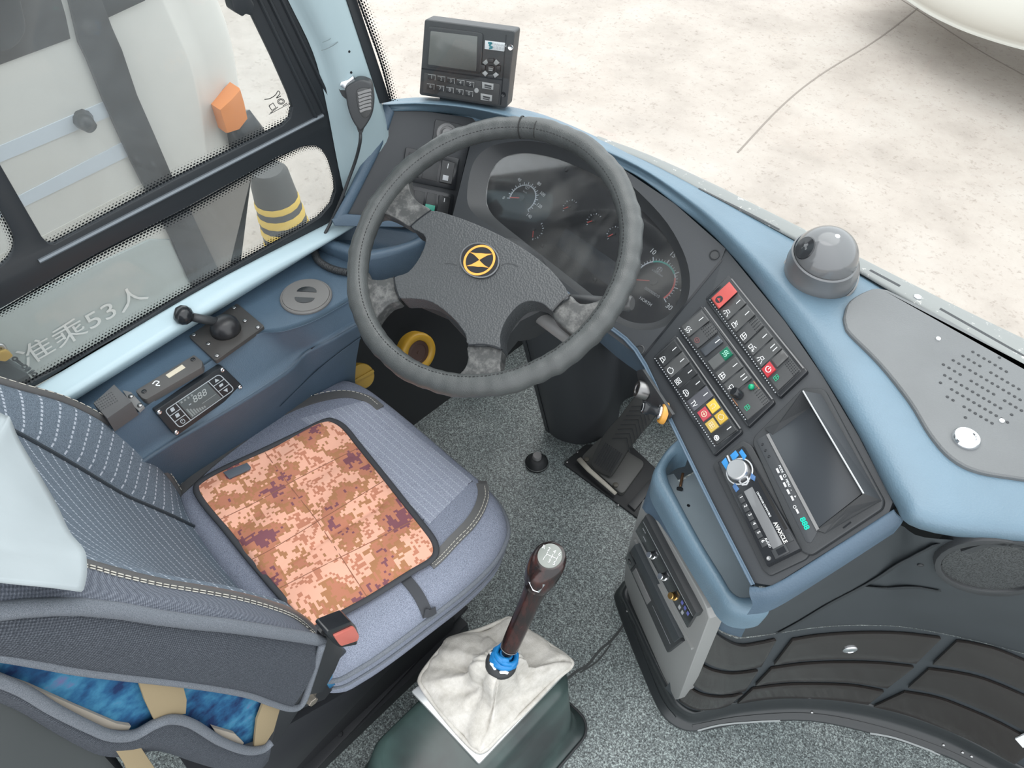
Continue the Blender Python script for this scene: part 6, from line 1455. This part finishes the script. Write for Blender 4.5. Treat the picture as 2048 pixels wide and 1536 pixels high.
# seat base
BM = plastic('base_black_metal', (.028, .030, .034), .4, 200, .05)
def yzslab(name, pts, x1, x0, mat, par, bev=.002): return slab(name, PX(x1), pts, 0, x0 - x1, mat, par, bev)
m_ = MB(); m_.box((-.78, .18, .20), V((.19, 0, 0)), V((0, .28, 0)), V((0, 0, .155))); m_.build('base_box', BM, ST)
yzslab('base_side_plate', [(560, 1460), (700, 1380), (800, 1290), (905, 1180), (920, 1190), (640, 1485), (500, 1640), (420, 1640)], -.575, -.60, BM, ST)
slab('base_flange', PZ(.05), [(470, 1660), (640, 1490), (918, 1192), (936, 1214), (655, 1514), (520, 1660)], .004, -.004, BM, ST, .001)
m_ = MB(); m_.box((-.62, .17, .022), V((.045, 0, 0)), V((0, .32, 0)), V((0, 0, .022))); m_.build('floor_rail', BM, ST)
m_ = MB(); m_.lathe(Z(901, 1240, .054), (0, 0, 1), [(.011, 0), (.011, .006), (.007, .007), (.007, .013), (.0001, .013)], 6); m_.build('base_bolt', DARKMETAL, ST, 40)
for x, y in ((680, 1468), (730, 1412)):
    m_ = MB(); m_.lathe(Z(x, y, .054), (0, 0, 1), [(.007, 0), (.006, .003), (.0001, .004)], 10); m_.build('base_bolt', DARKMETAL, ST, 40)
yzslab('recliner_plate', [(640, 1292), (665, 1290), (700, 1305), (712, 1330), (690, 1350), (650, 1400), (600, 1420), (560, 1480), (540, 1500), (560, 1418), (618, 1380)], -.535, -.56, BM, ST, .004)
m_ = MB(); o = X(618, 1394, -.533); m_.lathe(o, (1, 0, 0), [(.014, -.02), (.014, 0), (.013, .003), (.009, .003), (.009, .012), (.008, .013), (.0001, .013)], 6); m_.build('pivot_bolt', simple('dull_brass_bolt', (.30, .27, .23), .4, .6), ST, 40)
yzslab('blue_cloth_corner', [(655, 1350), (706, 1342), (660, 1378), (654, 1368)], -.530, -.56, BLUEFAB, ST)
# seat belt buckle
BU = thing('belt_buckle', 'black seat belt buckle with red release button beside the cushion', 'seat belt', X(665, 1330, -.51))
slab('buckle_shell', PX(-.505), rc([(656, 1262), (702, 1243), (712, 1252), (718, 1268), (714, 1290), (680, 1296), (668, 1288), (652, 1268)], 4), .014, -.012, GLOSS, BU, .004)
slab('red_button', PX(-.505), rc([(668, 1273), (709, 1254), (719, 1272), (716, 1282), (682, 1293)], 4), .018, .0, simple('red_release', (.52, .14, .11), .45), BU, .003)
slab('buckle_stalk', PX(-.515), [(646, 1272), (656, 1264), (676, 1290), (688, 1300), (670, 1342), (646, 1385), (620, 1390), (640, 1320)], .006, -.008, BM, BU, .002)

# camouflage pad
PD_ = thing('seat_pad', 'orange digital camouflage seat pad with dark binding lying on the cushion', 'seat pad', Z(640, 1040, .5))
ol = [(392, 978), (402, 962), (440, 940), (520, 903), (600, 865), (648, 842), (668, 842), (690, 856), (720, 893), (770, 955), (815, 1012), (850, 1056), (868, 1082), (872, 1104), (860, 1122), (820, 1146), (740, 1196), (670, 1234), (640, 1252), (622, 1256), (600, 1232), (560, 1190), (500, 1120), (450, 1058), (408, 1008)]
zp = .507; OL = [Z(x, y, zp) for x, y in sp2(ol, 4, True)]
q4 = [V((396, 972)), V((668, 836)), V((880, 1104)), V((622, 1264))]
NU, NV = 48, 60
from mathutils.geometry import intersect_point_line
olpx = sp2(ol, 4, True)
def inpoly(x, y):
    c = False; j = len(olpx) - 1
    for i in range(len(olpx)):
        xi, yi = olpx[i]; xj, yj = olpx[j]
        if (yi > y) != (yj > y) and x < (xj - xi) * (y - yi) / (yj - yi) + xi: c = not c
        j = i
    return c
bm = bmesh.new(); bv = [bm.verts.new(v) for v in OL]; bf = bm.faces.new(bv)
for i in range(1, 40):
    pass
bmesh.ops.triangulate(bm, faces=bm.faces[:])
bmesh.ops.subdivide_edges(bm, edges=bm.edges[:], cuts=14, use_grid_fill=True)
c4 = [Z(v.x, v.y, zp) for v in q4]; e1_ = (c4[1] - c4[0]); e2_ = (c4[3] - c4[0]); E1 = e1_.length; E2 = e2_.length
def puff(u, v):
    f = 0
    for k in (.335, .665): f -= .0035 * math.exp(-((v - k + .015 * math.sin(u * 5)) / .018) ** 2)
    f -= .0018 * math.exp(-((u - .5) / .02) ** 2)
    f += .0045 * (abs(math.sin(u * math.pi * 2)) ** .6) * (abs(math.sin(v * math.pi * 3)) ** .6) + .002 * math.sin(u * 9 + v * 13) + .0015 * math.sin(v * 31 + u * 4)
    return f
for v in bm.verts:
    d = v.co - c4[0]; u_ = d.dot(e1_) / E1 ** 2; w__ = d.dot(e2_) / E2 ** 2
    edge_ = min(u_, 1 - u_, w__, 1 - w__); v.co.z = zp + puff(u_, w__) * max(0, min(1, edge_ * 14))
bmesh.ops.recalc_face_normals(bm, faces=bm.faces)
me = bpy.data.meshes.new('pad_cloth'); bm.to_mesh(me); bm.free()
PC_ = link('pad_cloth', me, CAMO, PD_, True)
md = PC_.modifiers.new('thickness', 'SOLIDIFY'); md.thickness = .006; md.offset = -1
m_ = MB(); m_.tube(OL, .0058, 8, True, flat=.6); m_.build('pad_binding', BIND, PD_, True)
cr = MB()
for ln in ([(428, 1045), (520, 1000), (600, 955), (718, 895)], [(470, 1135), (540, 1100), (640, 1040), (770, 960)], [(548, 1182), (640, 1135), (740, 1085), (838, 1035)], [(530, 905), (590, 985), (640, 1050), (735, 1195)]):
    cr.stroke(PZ(zp + .0032), sp2(ln, 6), .0009, 0)
Surf(PC_).stroke('pad_crease', [[(428, 1045), (520, 1000), (600, 955), (718, 895)], [(470, 1135), (540, 1100), (640, 1040), (770, 960)], [(548, 1182), (640, 1135), (740, 1085), (838, 1035)], [(530, 905), (590, 985), (640, 1050), (735, 1195)]], .0014, .0004, simple('crease_brown', (.30, .13, .08), .9), PD_, .0006, 8)
slab('pad_label', PZ(.512), [(446, 944), (494, 925), (501, 933), (500, 938), (458, 957)], .003, 0, simple('slate_label', (.10, .12, .145), .5), PD_, .001)
SCU.stroke('elastic_strap', [[(800, 1148), (818, 1166), (836, 1190), (848, 1214), (853, 1228)]], .019, .004, BIND, PD_, .003)
SCU.stroke('strap_tab', [[(846, 1224), (858, 1222), (868, 1216)]], .016, .007, BIND, PD_, .002)
# white headrest cover
HR = [[(-60, 820, -.80), (0, 852, -.80), (12, 858, -.79), (30, 900, -.77), (60, 952, -.74), (105, 1030, -.69), (130, 1085, -.63), (158, 1122, -.570), (164, 1150, -.545), (163, 1180, -.520), (157, 1206, -.498)],
      [(-80, 850, -.76), (-30, 890, -.76), (-15, 905, -.75), (0, 940, -.73), (20, 985, -.70), (50, 1050, -.65), (75, 1095, -.61), (95, 1125, -.568), (98, 1150, -.540), (97, 1175, -.515), (92, 1198, -.494)],
      [(-120, 900, -.72), (-90, 930, -.72), (-75, 950, -.71), (-60, 980, -.69), (-45, 1020, -.66), (-20, 1070, -.62), (0, 1105, -.585), (20, 1130, -.562), (22, 1150, -.535), (21, 1172, -.512), (20, 1192, -.493)],
      [(-200, 950, -.68), (-170, 980, -.68), (-160, 990, -.67), (-150, 1010, -.66), (-140, 1040, -.64), (-120, 1080, -.61), (-90, 1110, -.58), (-80, 1125, -.56), (-80, 1145, -.532), (-80, 1165, -.51), (-80, 1182, -.492)]]
HC = loft('headrest_cover', [[X(x, y, xx + .012) + V((0, .010, .012)) for x, y, xx in r] for r in HR], COVER, None, 4, 4, solid=.003)
tag(HC, 'white cloth headrest cover draped over the top of the grey backrest', 'cover')
m_ = MB(); q = [X(x, y, -.4905) + V((0, .006, .007)) for x, y in sp2([(150, 1197), (92, 1189), (20, 1183), (-80, 1173)], 14)]
for i in range(0, len(q) - 2, 3): m_.tube([q[i], q[i + 2]], .0007, 4)
tag(m_.build('hem_stitching', WHITE, HC), kind='stuff')

# =================================================================== THINGS ON THE DASH
tb0, tb1 = Z(838, 190, 1.005), Z(1013, 217, 1.005); hx = (tb1 - tb0); hx.z = 0; hx.normalize(); bk = V((-hx.y, hx.x, 0)); 
if bk.y < 0: bk = -bk
tn = (-bk * math.cos(math.radians(14)) + V((0, 0, 1)) * math.sin(math.radians(14))).normalized()
PT = Plane(tb0, tn)
TM = thing('tracking_terminal', 'black vehicle tracking terminal with grey screen and keypad standing on the dash', 'display unit', (tb0 + tb1) / 2)
slab('terminal_case', PT, rc([(849, 38), (1030, 62), (1013, 217), (838, 190)], 6), .0, -.040, BLACK, TM, .006, 3)
slab('screen_bezel', PT, rc([(855, 52), (966, 66), (962, 148), (850, 134)], 8), .0035, -.002, BLACK, TM, .002)
slab('terminal_screen', PT, rc([(861, 62), (955, 73), (952, 143), (856, 129)], 2), .0045, .001, simple('screen_grey', (.13, .135, .13), .14), TM, .0005)
slab('keypad_plate', PT, rc([(848, 145), (1000, 168), (996, 210), (846, 186)], 4), .0018, -.002, plastic('keypad_grey', (.045, .047, .048), .5), TM, .0008)
KEY = simple('key_grey', (.30, .31, .31), .4); dT = V((1013, 217)) - V((838, 190))
for r in range(2):
    for i in range(5):
        c = V((863 + i * 19.3 - r * 2.2, 154.5 + i * 3.6 + r * 18.5))
        k = slab('keypad_key', PT, [(c.x - 7, c.y - 6), (c.x + 8, c.y - 4), (c.x + 7, c.y + 6), (c.x - 8, c.y + 4)], .004, 0, ROCK_D, TM, .0006)
        text('key_digit', str((i + 1 + r * 5) % 10), PT, (c.x, c.y), dT, .009, KEY, k, .0042)
        m_ = MB(); m_.stroke(PT, [(c.x - 7, c.y - 6), (c.x + 8, c.y - 4), (c.x + 7, c.y + 6)], .0012, .0043); m_.build('key_edge', KEY, k)
for c in ((975, 172), (972, 195)):
    k = slab('function_key', PT, [(c[0] - 11, c[1] - 8), (c[0] + 12, c[1] - 4), (c[0] + 11, c[1] + 8), (c[0] - 11, c[1] + 5)], .004, 0, KEY, TM, .0006)
    m_ = MB(); m_.stroke(PT, [(c[0] - 6, c[1] - 2), (c[0] + 8, c[1] + 1)], .003, .0043); m_.stroke(PT, [(c[0] - 6, c[1] + 2), (c[0] + 7, c[1] + 5)], .002, .0043); m_.build('key_print', BLACK, k)
m_ = MB(); m_.lathe(PT.at(953, 181, .002), tn, [(.0045, 0), (.004, .001), (.0001, .001)], 14); m_.build('status_lamp', KEY, TM, 40)
for i, (dx, dy) in enumerate(((0, -15), (11, -11), (15, 1), (10, 13), (0, 16), (-11, 10), (-15, -1), (-10, -12))):
    c = V((981 + dx, 137 + dy)); a = math.atan2(dy, dx) + math.pi / 2; u_ = V((math.cos(a), math.sin(a))) * (6.5 if i % 2 == 0 else 5); w_ = V((-u_.y, u_.x)).normalized() * 4
    slab('navigation_key', PT, [tuple(c - u_ - w_), tuple(c + u_ - w_), tuple(c + u_ * .8 + w_), tuple(c - u_ * .8 + w_)], .0045, 0, ROCK_D if i % 2 == 0 else KEY, TM, .0006)
k = slab('confirm_key', PT, rc([(975, 131), (988, 133), (987, 144), (974, 142)], 1), .0045, 0, ROCK_D, TM, .0006); m_ = MB(); m_.stroke(PT, [(977, 136), (986, 138)], .002, .0048); m_.stroke(PT, [(977, 140), (985, 141)], .002, .0048); m_.build('key_print', KEY, k)
lg = slab('brand_sticker', PT, [(970, 81), (1010, 86), (1008, 103), (969, 98)], .0016, 0, simple('sticker_white', (.62, .64, .66), .4), TM, .0003)
m_ = MB(); m_.stroke(PT, sp2([(976, 86), (983, 86), (979, 91), (985, 95), (978, 97)]), .0032, .0019); m_.build('sticker_swirl', simple('sticker_teal', (.03, .20, .24), .4), lg)
text('sticker_text', 'TIANHAN', PT, (998, 90), dT, .0062, GREYPRINT, lg, .0019); text('sticker_text', '天泽信息', PT, (997, 97), dT, .0062, GREYPRINT, lg, .0019)
m_ = MB(); m_.stroke(PT, [(843, 137), (1006, 160)], .0025, .0006); m_.build('case_groove', GLOSS, TM)
m_ = MB(); m_.stroke(PT, [(1012, 70), (1001, 210)], .002, .0006); m_.build('case_groove', GLOSS, TM)
for x, y in ((1021, 95), (1007, 189)):
    m_ = MB(); m_.lathe(PT.at(x, y, .0), tn, [(.005, 0), (.0045, .001), (.003, -.0), (.0001, .0002)], 12); m_.build('case_screw', CHROME if y < 100 else GLOSS, TM, 40)
m_ = MB(); bb_ = (tb0 + tb1) / 2 + bk * .035; m_.box(bb_ + V((0, 0, .0)), hx * .05, bk * .02, V((0, 0, .012))); m_.build('stand_foot', BLACK, TM)
# dome microphone / camera
dc = Z(1640, 548, 1.0); DM = thing('dome_camera', 'silver grey dome camera on the blue dash top', 'camera', dc)
ad = (Z(1640, 548, 1.0) * 0 + (PZ(1.085).at(1660, 478) - dc)).normalized()
GREYM = simple('silver_grey_plastic', (.16, .165, .17), .34, .3)
m_ = MB(); m_.lathe(dc - ad * .006, ad, [(.0535, 0), (.0545, .003), (.0545, .008), (.0525, .010)], 40, False); m_.build('base_ring', PLASTGREY, DM, 40)
# slanted collar and dome
tilt = (ad + V((.10, .24, 0))).normalized()
def tring(c, n, r, seg=40): 
    u_ = V((1, 0, 0)) - n * n.x; u_.normalize(); w_ = n.cross(u_); return [c + (u_ * math.cos(i / seg * 6.2832) + w_ * math.sin(i / seg * 6.2832)) * r for i in range(seg)]
rg = [tring(dc + ad * .003, ad, .0520), tring(dc + ad * .026, (ad + tilt * .5).normalized(), .0515), tring(dc + ad * .028, (ad + tilt * .5).normalized(), .0500), tring(dc + ad * .048, tilt, .0480), tring(dc + ad * .050, tilt, .0455)]
m_ = MB()
for a, b in zip(rg, rg[1:]): m_.add(a + b, [[k, (k + 1) % 40, 40 + (k + 1) % 40, 40 + k] for k in range(40)])
m_.build('camera_collar', GREYM, DM, 40)
m_ = MB(); m_.lathe(dc + ad * .044, tilt, [(.0455 * math.cos(a), .0455 * math.sin(a) * 1.02) for a in [i / 14 * math.pi / 2 for i in range(15)]], 40); m_.build('camera_dome', simple('dome_smoke', (.155, .16, .165), .12, .2), DM, True)
m_ = MB(); eye = (V((-.45, -.60, .45))).normalized(); e1c = dc + ad * .044 + eye * .0435; m_.lathe(e1c, eye, [(.017, -.001), (.016, .0012), (.0001, .0022)], 24); m_.build('lens_window', simple('lens_dark', (.028, .03, .033), .08), DM, 40)
m_ = MB(); m_.lathe(dc + ad * .044 + tilt * .0462, tilt, [(.004, 0), (.003, .001), (.0001, .0012)], 12); m_.build('dome_screw', WHITE, DM, True)
# hand microphone hanging on the pillar
PM = Plane(X(715, 200, -1.065), V((.75, -.62, .25)))
MC = thing('hand_microphone', 'black radio hand microphone clipped to the pale blue pillar', 'microphone', PM.at(718, 220))
slab('clip_bracket', PM, rc([(676, 176), (684, 154), (706, 150), (710, 158), (700, 166), (694, 200), (684, 192)], 3), -.012, -.022, BLACK, MC, .002)
slab('chrome_hook', PM, rc([(682, 164), (696, 160), (706, 152), (709, 160), (697, 170), (690, 178), (680, 172)], 2), -.004, -.012, CHROME, MC, .001)
slab('microphone_body', PM, sp2([(690, 178), (700, 168), (718, 160), (734, 163), (744, 172), (748, 205), (744, 230), (732, 252), (722, 262), (714, 256), (704, 240), (696, 218), (692, 196)], 3, True), .012, -.018, BLACK, MC, .008, 3, 60)
slab('grille_face', PM, sp2([(713, 182), (724, 176), (740, 178), (745, 190), (745, 215), (738, 232), (728, 236), (718, 222), (713, 200)], 3, True), .0145, .008, plastic('mic_face', (.05, .052, .053), .4), MC, .002)
for i in range(6):
    y = 183 + i * 7.2; m_ = MB(); m_.stroke(PM, [(716 + i * .8, y + 4.5), (728, y + .5), (742, y - 3)], .0042, .017, .003); m_.build('grille_bar', PLASTGREY, MC)
slab('strain_relief', PM, [(712, 252), (730, 250), (726, 264), (722, 270), (716, 264)], .006, -.01, BLACK, MC, .002)
pts = [PM.at(721, 264), PM.at(720, 285), X(712, 318, -1.075), X(700, 352, -1.085), X(680, 405, -1.092), X(664, 440, -1.10), X(648, 470, -1.10), Z(634, 488, .756)]
m_ = MB(); m_.tube(spline(pts, 6), .0030, 8); m_.build('straight_cable', BLACK, MC, True)
